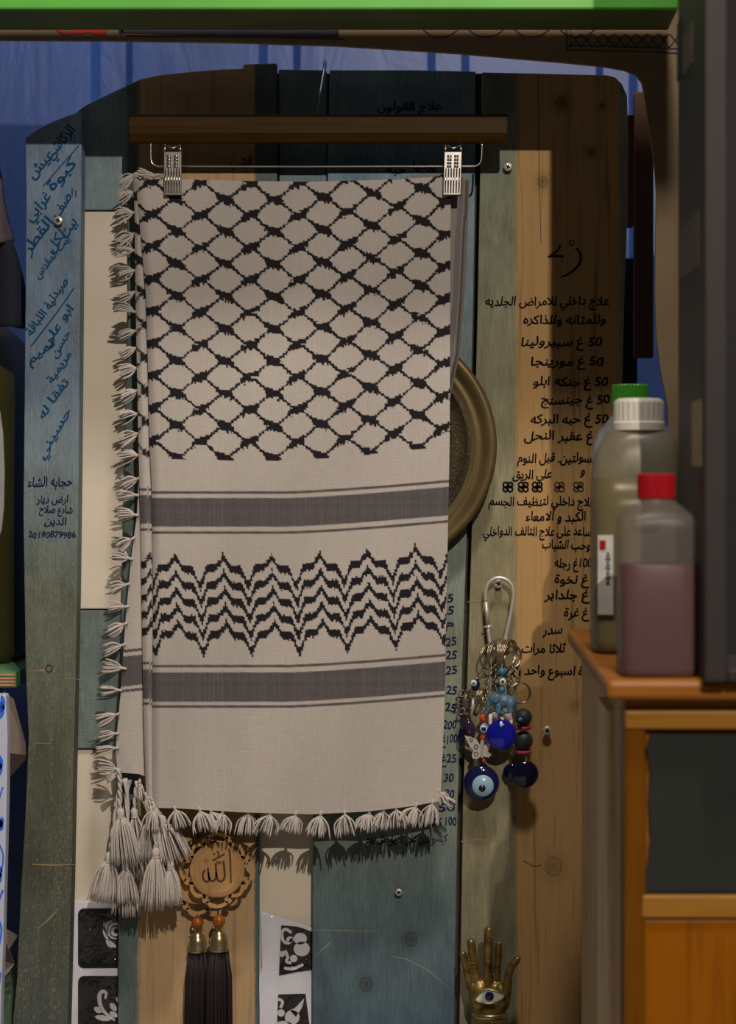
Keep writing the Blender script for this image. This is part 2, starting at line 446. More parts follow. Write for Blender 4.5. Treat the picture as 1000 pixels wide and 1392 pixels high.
# handwriting on the wide plank
INK = mat('black_marker_ink', (.010, .009, .009), .8, var=.05, spec=.05)
BINK = mat('blue_marker_ink', A(18, 50, 72), .8, var=.1, spec=.05)
NINK = mat('navy_marker_ink', A(18, 22, 44), .8, var=.1, spec=.05)
mb = MB()
for (tx, a, b, y) in (("علاج داخلي للامراض الجلديه", 659, 827, 415), ("وللمثانه وللذاكره", 710, 823, 440), ("50 غ سبيرولينا", 707, 818, 470), ("50 غ مورينجا", 720, 820, 497), ("50 غ جنكه ابلو", 724, 826, 524), ("50 غ جينسنج", 735, 828, 549), ("50 غ حبه البركه", 720, 826, 575), ("غ عقبر النحل", 712, 806, 598), ("كبسولتين. قبل النوم", 703, 815, 628), ("على الريق", 696, 750, 650), ("و", 788, 795, 645), ("علاج داخلي لتنظيف الجسم", 664, 808, 687), ("الكبد و الامعاء", 714, 796, 708), ("يساعد على علاج التالف الدواخلي", 656, 808, 728), ("وحب الشباب", 736, 802, 746), ("100غ رجله", 753, 804, 771), ("غ نخوة", 753, 799, 793), ("غ جلدابر", 740, 800, 814), ("غ غرة", 766, 799, 838), ("سدر", 738, 764, 862), ("ثلاثا مرات", 708, 768, 887), ("ة اسبوع واحد ن", 697, 792, 917)):
    write(mb, tx, a, b, y, 0)
mb.ribbon(spline([(744, 349), (757, 348), (766, 349)], 4), 3, .0003)
mb.ribbon(spline([(748, 347), (757, 341), (762, 333)], 4), 2.6, .0003)
mb.ribbon(spline([(782, 337), (788, 344), (789, 354), (783, 364), (773, 372), (762, 377)], 5), [2 + 1.4 * math.sin(i / 25 * 3.14) for i in range(26)], .0003)
mb.ribbon([(776.5 + 3 * math.cos(a * .7), 330 + 3.6 * math.sin(a * .7)) for a in range(10)], 1.5, .0003)
for fx in (690, 711, 730, 760, 786):
    for q in range(4):
        a = .785 + q * 1.571
        ox, oy = fx + 4.4 * math.cos(a), 662 + 4.4 * math.sin(a)
        mb.ribbon([(ox + 3.4 * math.cos(w * .7), oy + 3.4 * math.sin(w * .7)) for w in range(10)], 2.6 if fx < 740 else 1.4, .0003)
    mb.ribbon([(fx - 4, 666), (fx, 662), (fx + 4, 658)], 1.5, .0003)
mb.build('handwriting', INK, pl_wide)['label'] = 'black handwritten Arabic recipe'
mb = MB()
for (tx, a, b, y) in (("5", 607, 616, 818), ("5", 607, 617, 835), ("م", 605, 616, 853), ("25", 605, 620, 878), ("25", 605, 621, 896), ("25", 605, 621, 916), ("25", 606, 621, 943), ("25", 604, 620, 967), ("200", 602, 620, 990), ("100غ", 600, 621, 1010), ("25غ", 599, 620, 1036), ("30", 602, 616, 1062), ("30", 604, 617, 1085), ("50", 594, 618, 1103), ("100 كشتبان", 566, 620, 1122), ("كبسولتين على الريق كل يوم", 497, 607, 1145), ("علاج القولون", 512, 600, 150), ("يوميا", 560, 592, 230), ("حبه", 524, 552, 235)):
    write(mb, tx, a, b, y, 0, 16)
mb.build('handwriting', NINK, pl_mid)['label'] = 'column of handwritten amounts'
mb = MB(); write(mb, "الشب", 312, 342, 226, 0, 18); mb.build('handwriting', INK, pl_bare)
mb = MB(); R = math.radians
for (tx, cx_, cy_, L, an, em) in (("الزكاشي", 86, 197, 52, 52, 20), ("عيش", 60, 228, 46, 50, 20), ("كبوة", 88, 242, 52, 52, 20), ("غرابي", 56, 285, 46, 52, 20), ("صف", 88, 282, 38, 58, 18), ("القطر", 56, 324, 56, 54, 20), ("بيت", 98, 314, 28, 54, 20), ("لكل", 80, 332, 34, 54, 18), ("بيت المقدس", 74, 352, 70, 52, 15), ("صيدلية اللباقة", 68, 420, 92, 56, 16), ("ابو علي", 82, 446, 66, 55, 16), ("حسن", 86, 470, 40, 58, 14), ("تميم", 58, 482, 46, 40, 16), ("مريمية", 84, 502, 50, 56, 14), ("تفقا له", 76, 545, 62, 54, 16), ("حسيني", 78, 592, 78, 60, 16)):
    write(mb, tx, cx_ - L / 2, cx_ + L / 2, cy_, .012, em, R(an))
mb.ribbon([(107, 198), (84, 224), (59, 253)], 1.6, .0123); mb.ribbon([(101, 391), (78, 424), (42, 471)], 1.8, .0123)
mb.ribbon([(98, 256), (98, 262), (98, 266)], 1.8, .0123); mb.ribbon([(103, 258), (103, 264), (103, 268)], 1.8, .0123)
mb.build('handwriting', BINK, pl_left)['label'] = 'slanting blue handwriting'
mb = MB()
for (tx, a, b, y, em) in (("حجابه الشاء", 38, 98, 661, 18), ("ارض ديار", 50, 93, 683, 14), ("شارع صلاح", 53, 99, 697, 13), ("الدين", 60, 90, 713, 14), ("20190879986", 38, 103, 731, 12)): write(mb, tx, a, b, y, .012, em)
mb.build('handwriting', NINK, pl_left)['label'] = 'navy handwritten address'

# ================================================================== CUT-OUT BOARD, GREEN SHELF
CB = .14
arch = [(-60, 54), (150, 55), (300, 57), (460, 62), (540, 67), (620, 72), (700, 79), (760, 84), (820, 90), (848, 95), (864, 101), (872, 112), (876, 130), (880, 160), (886, 200), (890, 235), (892, 262), (891, 320), (890, 400), (892, 460), (897, 500), (903, 530), (908, 560), (908, 860)]
zf = VY - FLOOR / U(CB)
M_ply = mat('raw_beige_plywood', A(96, 76, 52), .75, var=.14, vscale=14, bump=.15)
cb = thing('cutout_board', (W(915, 0, CB).x, -CB, FLOOR), 'raw beige plywood board with an arched opening in front of the plank door', 'board')
MB().prism(arch + [(908, zf), (1010, zf), (1010, -310), (-60, -310)], CB, CB - .006).build('panel', M_ply, cb)  # unseen upper part raised to block lamp light coming over the shelf
mb = MB()
for y0 in (66, 72): mb.ribbon([(770, y0 - 4), (850, y0 - 2), (925, y0)], 1.3, CB + .0005)
mb.ribbon([(770, 40), (770, 68)], 1.6, CB + .0005); mb.ribbon([(775, 40), (775, 66)], 1.2, CB + .0005)
for i in range(10):
    x = 782 + i * 15
    mb.ribbon([(x - 7, 64), (x, 54), (x + 7, 46)], 1.4, CB + .0005); mb.ribbon([(x - 7, 46), (x, 54), (x + 7, 64)], 1.4, CB + .0006)
for i in range(4): mb.ribbon(spline([(575 + i * 62, 40), (590 + i * 62, 50), (608 + i * 62, 49), (622 + i * 62, 40)], 5), 1.2, CB + .0005)
mb.ribbon(spline([(167, 44), (175, 40), (300, 42), (460, 44)], 5), [3, 5, 7, 8, 8.5, 9, 10, 11, 12, 12, 12, 12, 12, 12, 12, 12][:16], CB + .0005)
mb.ribbon([(170, 49), (320, 50), (468, 53)], 2, CB + .0006)
mb.ribbon([(42, 34), (50, 38), (60, 35)], [2, 5, 3], CB + .0005); mb.ribbon([(8, 33), (16, 38), (28, 35)], [2, 4, 2], CB + .0005)
mb.build('printed_border', mat('dark_print', A(44, 34, 44), .7), cb)['label'] = 'dark printed border'
mb = MB()
mb.ribbon(spline([(76, 40), (90, 45), (104, 42), (118, 39), (132, 42), (145, 44)], 4), [2, 2, 3, 4, 4, 4, 5, 6, 8, 11, 12, 12, 11, 9, 10, 12, 12, 10, 9, 10, 9], CB + .0005)
mb.build('printed_flower', mat('red_print', A(150, 40, 36), .7), cb)['label'] = 'red printed shape'

GF, GBk = .242, .155
M_gr = mat('bright_green_paint', A(62, 116, 36), .45, var=.08, vscale=12)
gx_, gw_ = (W(-200, 0, GF).x + W(922, 0, GF).x) / 2, (W(922, 0, GF).x - W(-200, 0, GF).x) / 2
gz_ = W(0, 11, GF).z
gs = thing('wall_shelf', (gx_, -(GF + GBk) / 2, gz_), 'bright green edged shelf crossing above the plank door', 'shelf')
MB().box((gx_, -(GF - .006 + GBk) / 2, gz_ + .012), (gw_, (GF - .006 - GBk) / 2, .012)).build('board', mat('olive_painted_board', A(62, 66, 34), .6, var=.15, vscale=12, spec=.2), gs, bevel=.001)  # board is olive, less green than its front edge strip
MB().box((gx_, -GF + .003, gz_ + .0245), (gw_, .003, .0255)).build('edge_strip', M_gr, gs, bevel=.002)['label'] = 'bright green front edge'

# ================================================================== THINGS BEHIND, LEFT AND RIGHT
o = MB().pbox(862, 124, 888, 486, -.10, -.118).build('wooden_board', mat('dark_brown_wood', A(70, 44, 30), .7, vscale=30), bevel=.002)
tag(o, 'dark brown upright board behind the right edge of the plank door', 'board')
mb = MB().pbox(853, 156, 862, 306, -.05, -.075)
o = mb.build('hinge', mat('rusty_red_metal', A(84, 42, 30), .6, .3), bevel=.001)
tag(o, 'rusty red hinge strip beside the dark brown upright board', 'hinge')
o = MB().prism([(842, 352), (866, 350), (866, 650 - FLOOR / U(-.16)), (842, 650 - FLOOR / U(-.16))], -.16, -.185).build('wooden_post', mat('navy_black_post', A(22, 24, 32), .8), bevel=.002)  # made-up post, added to darken the blue gap beside the door
tag(o, 'navy black wooden post behind the right edge of the plank door', 'post')
GS = -.05
zb = W(0, 913, GS).z
shelf_l = thing('side_shelf', (W(-60, 0, GS).x, .2, FLOOR), 'green shelf with layered plywood edge left of the plank door', 'shelf')
xl, xr = -1.0, W(22, 0, GS).x
MB().box(((xl + xr) / 2, -(GS - .2), zb - .009), ((xr - xl) / 2, .2, .009)).build('shelf_board', mat('dull_green_paint', A(66, 96, 54), .6), shelf_l, bevel=.001)
mb = MB()
for k in range(4): mb.box(((xl + xr) / 2, -GS - .0006, zb - .0035 - k * .0038), ((xr - xl) / 2 - .001, .0008, .0011))
mb.build('ply_edge', mat('ply_layers', A(150, 104, 74), .8), shelf_l)['label'] = 'pale plywood layers'
for yy in (.12, .40): MB().box((xr - .12, yy, (FLOOR + zb - .018) / 2), (.015, .012, (zb - .018 - FLOOR) / 2)).build('post', bpy.data.materials['dull_green_paint'], shelf_l)
jc = W(-28, 880, -.2); jc.z = zb
jer = thing('jerrycan', jc, 'olive plastic jerrycan on the green side shelf', 'jerrycan')
hx = W(38, 0, -.2).x - jc.x
zt = W(0, 430, -.2).z
M_ol = mat('olive_plastic', A(46, 40, 14), .35, vscale=20)
MB().loft([((jc.x, jc.y, zb), hx * .88, .075, .45), ((jc.x, jc.y, zb + .012), hx, .085, .45), ((jc.x, jc.y, zb + (zt - zb) * .75), hx, .085, .45), ((jc.x, jc.y, zt - .03), hx * .8, .07, .5), ((jc.x, jc.y, zt), hx * .35, .03, .8)]).build('body', M_ol, jer, True)
MB().loft([((jc.x - .02, jc.y, zt), .022, .022, 1), ((jc.x - .02, jc.y, zt + .025), .022, .022, 1)]).build('cap', mat('black_plastic', A(30, 28, 28), .4), jer, True)
lab = [(-60, 548), (-8, 548), (0, 560), (4, 590), (6, 640), (5, 690), (2, 720), (-4, 738), (-60, 742)]
MB().prism(lab, -.112, -.116).build('paper_label', mat('white_label', A(136, 127, 114), .6), jer, bevel=.001)['label'] = 'white rounded label'
jk = thing('jacket', W(-10, 300, -.07), 'dark jacket hem hanging against the left edge of the plank door', 'jacket')
def grid(fn, nu, nv):
    m_ = MB(); m_.v = [Vector(fn(i / nu, j / nv)) for j in range(nv + 1) for i in range(nu + 1)]
    m_.f = [(j * (nu + 1) + i, j * (nu + 1) + i + 1, (j + 1) * (nu + 1) + i + 1, (j + 1) * (nu + 1) + i) for j in range(nv) for i in range(nu)]
    return m_
def jrow(y): return np.interp(y, [262, 280, 300, 340, 380, 420, 437, 443], [-2, 1, 5, 17, 26, 34, 39, 36])
def jfn(y0, y1):
    def f(u, v):
        y = y0 + (y1 - y0) * v; x = -70 + (jrow(y) + 70) * u
        return W(x, y + 4 * (1 - u), -.07 + .008 * math.sin(u * 14 + v * 3) + .02 * math.sin(u * 3.1))
    return f
for nm, a, b, c in (('sleeve', 230, 330, A(74, 60, 58)), ('body', 328, 443, A(20, 22, 28))):
    o = grid(jfn(a, b), 30, 20).build(nm, mat('jacket_' + nm, c, .9, bump=.4, bscale=900), jk, True)
    q = o.modifiers.new('s', 'SOLIDIFY'); q.thickness = .006
# patterned box, folded paper, small bits on the lower left
bx0 = .07
pb = thing('gift_box', (W(-60, 0, bx0).x, -bx0 + .05, FLOOR), 'white box printed with blue leaves at the left picture edge', 'box')
MB().prism([(-160, 944), (8, 944), (10, 1000), (9, 1090), (4, 1290), (2, 1340), (0, 1430), (0, zf), (-160, zf)], bx0, bx0 - .015).build('carton', mat('white_gloss_card', A(140, 136, 140), .5, var=.05), pb, bevel=.002)
mb = MB()
for (cx_, cy_, rr) in ((6, 962, 18), (3, 1042, 16), (-4, 1010, 12), (4, 1120, 10), (2, 1190, 14), (-2, 1250, 14), (0, 1330, 12)):
    for k in range(5):
        a = 1.8 + k * .62
        mb.ribbon(spline([(cx_, cy_), (cx_ + rr * .5 * math.cos(a), cy_ - rr * .5 * math.sin(a)), (min(cx_ + rr * math.cos(a), 8), cy_ - rr * math.sin(a))], 3), [1, 3, 5, 6, 5, 3, 1], bx0 + .0006)
mb.ribbon(spline([(4, 1070), (-2, 1090), (-8, 1130), (4, 1160), (2, 1185)], 4), 2, bx0 + .0006)
mb.ribbon(spline([(4, 1210), (-6, 1240), (2, 1262), (-4, 1300)], 4), 2.5, bx0 + .0006)
mb.build('printed_leaves', mat('blue_print', A(34, 76, 156), .5), pb)['label'] = 'blue printed leaves'
M_pap = mat('brown_grey_paper', A(92, 76, 66), .5, var=.15, vscale=25, bump=.3, bscale=80)
def faceted(name, pts, tris, label, cat, m):
    mb = MB(); mb.v = [W(*p) for p in pts]; mb.f = tris
    o = mb.build(name, m, loc=mb.v[0]); q = o.modifiers.new('s', 'SOLIDIFY'); q.thickness = .0015
    return tag(o, label, cat)
faceted('paper_cone', [(6, 940, -.02), (18, 950, -.02), (39, 1026, -.03), (10, 1060, -.05), (4, 1022, -.01), (-20, 1000, -.05)], [(0, 1, 2, 4), (4, 2, 3), (0, 4, 5), (4, 3, 5)], 'folded brown grey paper sticking out under the green side shelf', 'paper', M_pap)
faceted('torn_cardboard', [(2, 1260, 0), (10, 1263, 0), (23, 1272, -.02), (13, 1290, 0), (20, 1310, -.02), (8, 1326, 0), (0, 1330, -.02), (-12, 1300, -.04)], [(0, 1, 3, 7), (1, 2, 3), (3, 4, 5, 6, 7)], 'torn brown cardboard scrap low on the left beside the plank door', 'cardboard', M_pap)
o = MB().pbox(-60, 1352, 16, 1440, -.03, -.2).build('green_crate', mat('mossy_green', A(56, 66, 44), .7), bevel=.004)
tag(o, 'dull green crate in the bottom left corner', 'crate')
o.data.transform(Matrix()); 

# ================================================================== CABINET (front right)
CF, CK = .63, .18
zt = W(0, 922, CF).z                    # top face
k = U(CF)
X0 = W(822, 0, CF).x; X1 = X0 + .46; XB = W(848, 0, CF).x
th = 27 * k
cabm = dict(rough=.38, bump=.12)
M_or = wood('orange_varnished_wood', A(108, 62, 18), A(86, 46, 9), 'x', seed=11, spec=.2, **cabm)
M_orv = wood('orange_varnished_stile', A(78, 42, 3), A(66, 34, 2), 'z', seed=12, spec=.12, **cabm)
M_lt = wood('honey_wood_rail', A(112, 72, 22), A(92, 56, 14), 'x', seed=13, spec=.15, **cabm)
M_dr = wood('honey_wood_door', A(104, 55, 3), A(88, 43, 2), 'z', seed=14, spec=.12, **cabm)
M_sd = wood('worn_cabinet_side', A(150, 118, 84), A(104, 76, 48), 'z', paint=[(700, A(150, 126, 94)), (1800, A(156, 132, 102))], pmask=.36, pnoise=.9, seed=15)
cab = thing('cabinet', ((X0 + X1) / 2, -(CF + CK) / 2, FLOOR), 'orange varnished wooden cabinet with a dark green drawer front', 'cabinet')
MB().box(((X0 + X1) / 2, -(CF + CK + .015) / 2, zt - th / 2), ((X1 - X0) / 2, (CF - CK + .015) / 2, th / 2)).build('top', M_or, cab, bevel=.004)
zb_ = zt - th
MB().box((XB + .008, -(CF - .03 + CK) / 2, (zb_ + FLOOR) / 2), (.008, (CF - .03 - CK) / 2, (zb_ - FLOOR) / 2)).build('side_panel', M_sd, cab)
MB().box((XB - .002, -(CF - .13), (zb_ - .02 + FLOOR) / 2), (.004, .045, (zb_ - .02 - FLOOR) / 2)).build('side_strip', wood('grey_bare_strip', A(172, 142, 108), A(138, 110, 80), 'z', seed=16), cab, bevel=.001)['label'] = 'bare grey strip'
MB().box((X1 - .012, -(CF + CK) / 2, (zb_ + FLOOR) / 2), (.008, (CF - .03 - CK) / 2, (zb_ - FLOOR) / 2)).build('side_panel', M_sd, cab)
MB().box(((XB + X1) / 2, -CK - .006, (zb_ + FLOOR) / 2), ((X1 - XB) / 2 - .02, .005, (zb_ - FLOOR) / 2)).build('back_panel', M_sd, cab)
def fz(y): return W(0, y, CF).z
def fx(x): return W(x, 0, CF).x
def front(name, x0, y0, x1, y1, d0, d1, m, bev=.0015, parent=cab):
    mb = MB().box(((x0 + x1) / 2, -(d0 + d1) / 2, (y0 + y1) / 2), ((x1 - x0) / 2, (d0 - d1) / 2, abs(y0 - y1) / 2))
    return mb.build(name, m, parent, bevel=bev)
front('stile', XB, zb_ - .012, fx(877), FLOOR, CF, CF - .03, M_orv)
front('stile', X1 - .035, zb_ - .012, X1 - .004, FLOOR, CF, CF - .03, M_orv)
front('cornice', XB, zb_, X1 - .004, fz(967), CF - .003, CF - .035, M_or)
front('rail', XB + .0005, fz(966), X1 - .004, fz(991), CF + .002, CF - .02, M_lt)
front('rail', fx(872), fz(1217), X1 - .03, fz(1248), CF + .001, CF - .02, M_lt)
front('drawer_tray', fx(878), fz(993), X1 - .036, fz(1216), CF - .006, CF - .03, M_or)
dr = front('door', fx(874), fz(1251), X1 - .036, fz(1700), CF - .002, CF - .022, M_dr)
MB().ball((X1 - .07, -CF - .008, fz(1420)), .011).build('knob', M_orv, dr, True)
front('rail', fx(872), fz(1702), X1 - .03, FLOOR + .03, CF - .001, CF - .02, M_lt)
M_bk = mat('dark_green_board_paint', A(20, 21, 16), .8, var=.10, vscale=8)
outl = [(884, 998), (930, 999), (1250, 1000), (1250, 1213), (878, 1214), (874, 1205), (880, 1180), (884, 1140), (881, 1090), (884, 1050), (879, 1018), (882, 1006)]
MB().prism(outl, CF - .002, CF - .007, CF).build('drawer_front', M_bk, cab)['label'] = 'dark green drawer front with chipped edge'

# ================================================================== GREY DISPLAY CASE on the cabinet
BF, BB = .66, .50
gx0 = W(958, 0, BF).x; gx1 = gx0 + .34; gz0 = zt; gz1 = .68
gx2 = W(989, 0, BF).x
M_g = mat('dark_grey_metal', A(36, 30, 27), .6, .0, var=.08, vscale=8, spec=.2)
M_gd = mat('dark_brown_grey_side', A(40, 35, 32), .6, var=.1, vscale=8)
case = thing('display_case', ((gx0 + gx1) / 2, -(BF + BB) / 2, gz0), 'tall dark grey display case standing on the orange cabinet', 'case')
def cbox(name, x0, x1, z0, z1, d0, d1, m, bev=.001): return MB().box(((x0 + x1) / 2, -(d0 + d1) / 2, (z0 + z1) / 2), ((x1 - x0) / 2, abs(d0 - d1) / 2, (z1 - z0) / 2)).build(name, m, case, bevel=bev)
cbox('side_panel', gx0, gx0 + .006, gz0, gz1, BF - .004, BB, M_gd)
cbox('side_panel', gx1 - .006, gx1, gz0, gz1, BF - .004, BB, M_gd)
cbox('back_panel', gx0 + .006, gx1 - .006, gz0, gz1, BB + .006, BB, mat('black_lining', A(22, 19, 18), .8))  # back panel coloured near black
cbox('front_post', gx0 - .0005, gx2, gz0, gz1, BF, BF - .012, M_g, .002)
cbox('front_post', gx1 - .02, gx1, gz0, gz1, BF, BF - .012, M_g, .002)
cbox('bottom_rail', gx2, gx1 - .02, gz0, W(0, 910, BF).z, BF - .001, BF - .014, M_g, .002)
cbox('bottom_panel', gx0 + .006, gx1 - .006, gz0, gz0 + .006, BF - .014, BB + .006, M_gd)
cbox('top_panel', gx0, gx1, gz1, gz1 + .008, BF, BB, M_g)
M_st = mat('yellowed_sticker', A(128, 108, 76), .7, var=.2, vscale=60)
def sticker_or_gap(y0, y1, dA, dB, m=M_st):
    dm = (dA + dB) / 2; z0, z1 = W(0, y1, dm).z, W(0, y0, dm).z
    return MB().box((gx0 - .0004, -dm, (z0 + z1) / 2), (.0004, abs(dA - dB) / 2, (z1 - z0) / 2)).build('sticker', m, case)
def dside(px): return D - D * gx0 / ((px - VX) * S)
sticker_or_gap(545, 634, dside(941), dside(953)); sticker_or_gap(300, 372, dside(925), dside(950), mat('faded_brown_sticker', A(74, 60, 50), .7, var=.3, vscale=90))
sticker_or_gap(42, 95, dside(929), dside(941), bpy.data.materials['faded_brown_sticker']); sticker_or_gap(28, 106, dside(921), dside(927), bpy.data.materials['black_lining'])  # last one is a black strip painted in for a dark gap

# ================================================================== BOTTLES
def plastic(name, col, alpha, rough=.35):
    t = NT(name)
    tr = t.node('ShaderNodeBsdfTransparent'); tr.inputs[0].default_value = (.97, .96, .94, 1)
    mx = t.node('ShaderNodeMixShader'); mx.inputs[0].default_value = alpha
    t.set(Base_Color=col, Roughness=rough)
    t.t.links.new(tr.outputs[0], mx.inputs[1]); t.t.links.new(t.b.outputs[0], mx.inputs[2]); t.t.links.new(mx.outputs[0], t.out.inputs[0])
    return t.m
def ribbed(mb, c, z0, z1, r, n=44):
    v = []
    for z in (z0, z0 + .001, z1 - .001, z1):
        for k in range(n * 2):
            a = math.pi * k / n; rr = (r if k % 2 else r * .96) * (.96 if z in (z0, z1) else 1)
            v.append((c.x + rr * math.cos(a), c.y + rr * math.sin(a), z))
    m = n * 2
    f = [(i * m + q, i * m + (q + 1) % m, (i + 1) * m + (q + 1) % m, (i + 1) * m + q) for i in range(3) for q in range(m)] + [tuple(range(m - 1, -1, -1)), tuple(3 * m + q for q in range(m))]
    return mb.add(v, f)
M_hd = plastic('milky_plastic', (.22, .195, .195), .30)
M_oil = mat('pale_yellow_oil', A(62, 48, 15), .25, var=.05)
M_red = mat('dark_pink_liquid', A(58, 9, 13), .25, var=.06, vscale=20)
# small bottle of red liquid
d = .60; u = U(d); c = W(891.5, 0, d)
rb = thing('bottle', (c.x, c.y, zt), 'small square bottle of dark pink liquid with a red screw cap', 'bottle', 'bottles on the cabinet')
def Z(y): return W(0, y, d).z
def sec(y, w, e=.35, f=1.0): return ((c.x, c.y, max(Z(y), zt + .0005)), w / 2 * u, w / 2 * u * f, e)
MB().loft([sec(930, 98), sec(914, 104), sec(905, 105), sec(720, 105), sec(708, 103), sec(700, 96, .5), sec(694, 82, .7), sec(684, 60, 1), sec(680, 48, 1), sec(672, 46, 1)]).build('body', M_hd, rb, True)
MB().loft([sec(929, 95), sec(912, 101), sec(905, 102), sec(767, 102), sec(766, 101)]).build('liquid', M_red, rb, True)['label'] = 'dark pink liquid'
mb = MB(); ribbed(mb, c, Z(678), Z(644), 25.5 * u, 30); mb.build('cap', mat('red_plastic', A(112, 8, 12), .5, var=.04, spec=.15), rb)['label'] = 'red screw cap'
# oil bottle
d = .42; u = U(d); c = W(868, 0, d)
ob = thing('bottle', (c.x, c.y, zt), 'large bottle of yellowish oil with a white ribbed cap', 'bottle', 'bottles on the cabinet')
prof_ = [(895, 118, .45), (885, 128, .45), (870, 131, .45), (700, 131, .45), (650, 130, .5), (620, 120, .6), (600, 104, .75), (590, 88, .9), (584, 70, 1), (575, 66, 1)]
prof_ = [(Z_, w, e) for Z_, w, e in prof_]
def sec2(y, w, e): return ((c.x, c.y, max(W(0, y, d).z, zt + .0005)), w / 2 * u, w / 2 * u * .72, e)
secs = [sec2(*p) for p in prof_]; secs[0] = ((c.x, c.y, zt + .0003),) + secs[0][1:]; secs[1] = ((c.x, c.y, zt + .004),) + secs[1][1:]; secs[2] = ((c.x, c.y, zt + .012),) + secs[2][1:]
MB().loft(secs).build('body', plastic('yellowed_plastic', A(92, 80, 54), .5), ob, True)
li = [(s_[0], s_[1] * .96, s_[2] * .96, s_[3]) for s_ in secs[:5]]; li[0] = ((c.x, c.y, zt + .002),) + li[0][1:]
MB().loft(li).build('liquid', M_oil, ob, True)['label'] = 'yellowish oil'
mb = MB(); mb.loft([((c.x, c.y, W(0, y, d).z), r * u, r * u, 1) for y, r in ((586, 33), (585, 35.5), (575, 35.5), (573, 33.5))]); ribbed(mb, c, W(0, 574, d).z, W(0, 546, d).z, 34 * u, 26)
mb.loft([((c.x, c.y, W(0, y, d).z), r * u, r * u, 1) for y, r in ((547, 33), (544, 32), (542, 28))])
mb.build('cap', mat('white_plastic', A(150, 138, 120), .4, var=.03), ob)['label'] = 'white ribbed cap'
lx = c.x - 50 * u; ly = c.y - .72 * 62 * u
rot = Matrix.Rotation(-.30, 3, 'Z')
def lbl(name, x0, x1, y0, y1, off, m, par):
    cx_, cz_ = ((x0 + x1) / 2), W(0, (y0 + y1) / 2, d).z
    p = Vector((c.x + (cx_ - 868) * u, c.y - 45.6 * u + (819 - cx_) * u * .31 - off, cz_))
    return MB().box(p, ((x1 - x0) / 2 * u * 1.05, .0006, (y1 - y0) / 2 * u), rot).build(name, m, par)
lb = lbl('paper_label', 809, 829, 726, 832, 0, bpy.data.materials['white_label'], ob)
lbl('red_mark', 811, 819, 733, 745, .0009, bpy.data.materials['red_plastic'], lb)
mb = MB()
for y in range(750, 794, 4):
    mb.box((c.x + (822 - 868) * u, c.y - 45.6 * u - .9 * u - .0008, W(0, y, d).z), ((1.5 + y % 3) * u, .0004, .9 * u), rot)
mb.build('small_print', INK, lb)
# bottle with green cap behind
d = .27; u = U(d); c = W(862, 0, d)
gb = thing('bottle', (c.x, c.y, zt), 'clear bluish bottle with a green cap behind the oil bottle', 'bottle', 'bottles on the cabinet')
MB().loft([((c.x, c.y, zt + .0003), 50 * u, 40 * u, .5), ((c.x, c.y, zt + .006), 56 * u, 46 * u, .5), ((c.x, c.y, W(0, 640, d).z), 58 * u, 46 * u, .6), ((c.x, c.y, W(0, 605, d).z), 57 * u, 45 * u, .7), ((c.x, c.y, W(0, 585, d).z), 48 * u, 38 * u, .8), ((c.x, c.y, W(0, 560, d).z), 26 * u, 26 * u, 1), ((c.x, c.y, W(0, 548, d).z), 20 * u, 20 * u, 1)]).build('body', plastic('bluish_plastic', (.36, .40, .5), .45), gb, True)
mb = MB(); c2 = W(856, 0, d); ribbed(mb, c2, W(0, 552, d).z, W(0, 523, d).z, 24.5 * u, 30); mb.build('cap', mat('green_plastic', A(48, 104, 20), .4, var=.04), gb)['label'] = 'green cap'

# ================================================================== BRASS TRAY
c = W(510, 606, .01); u = U(.02)
prof = [(150, .002), (163, .012), (165, .015), (163, .0175), (158, .018), (152, .0165), (148, .0125), (142, .011), (139, .0125), (136, .0115), (131, .011), (128, .0122), (125, .0112), (112, .009), (108, .0094), (104, .0086), (40, .008), (0.5, .008)]
t = NT('engraved_brass'); p = t.pos((1, 1, 1), False)
nz = t.noise(p, 260, 3, 1.5); n2 = t.noise(p, 18, 4)
t.set(Base_Color=t.ramp(t.math('ADD', t.math('MULTIPLY', nz, .5), t.math('MULTIPLY', n2, .5)), [(.35, A(24, 18, 7)), (.62, A(46, 36, 18))]), Metallic=.5, Roughness=.42)
t.bump(nz, .5, .001)
tr = MB().disc(c, [(r * u, f) for r, f in prof], 96).build('brass_tray', t.m, None, True, loc=c)
rim_p = [(131, .0112), (136, .0118), (139, .0128), (142, .0114), (148, .0128), (152, .0168), (158, .0184), (163, .0179), (165.6, .015), (163.6, .012)]
rn = 96; mb = MB()
for (r, f) in rim_p:
    for q in range(rn):
        a = 2 * math.pi * q / rn; mb.v.append(c + Vector((r * u * math.cos(a), -f - .0002, r * u * math.sin(a))))
mb.f = [(i * rn + q, i * rn + (q + 1) % rn, (i + 1) * rn + (q + 1) % rn, (i + 1) * rn + q) for i in range(len(rim_p) - 1) for q in range(rn)]
mb.build('rim', mat('rubbed_brass_rim', A(74, 58, 32), .4, .4, var=.2, vscale=20), tr, True)  # rim coloured a lighter brass than the tray centre
tag(tr, 'round engraved brass tray hanging behind the checked scarf', 'tray')

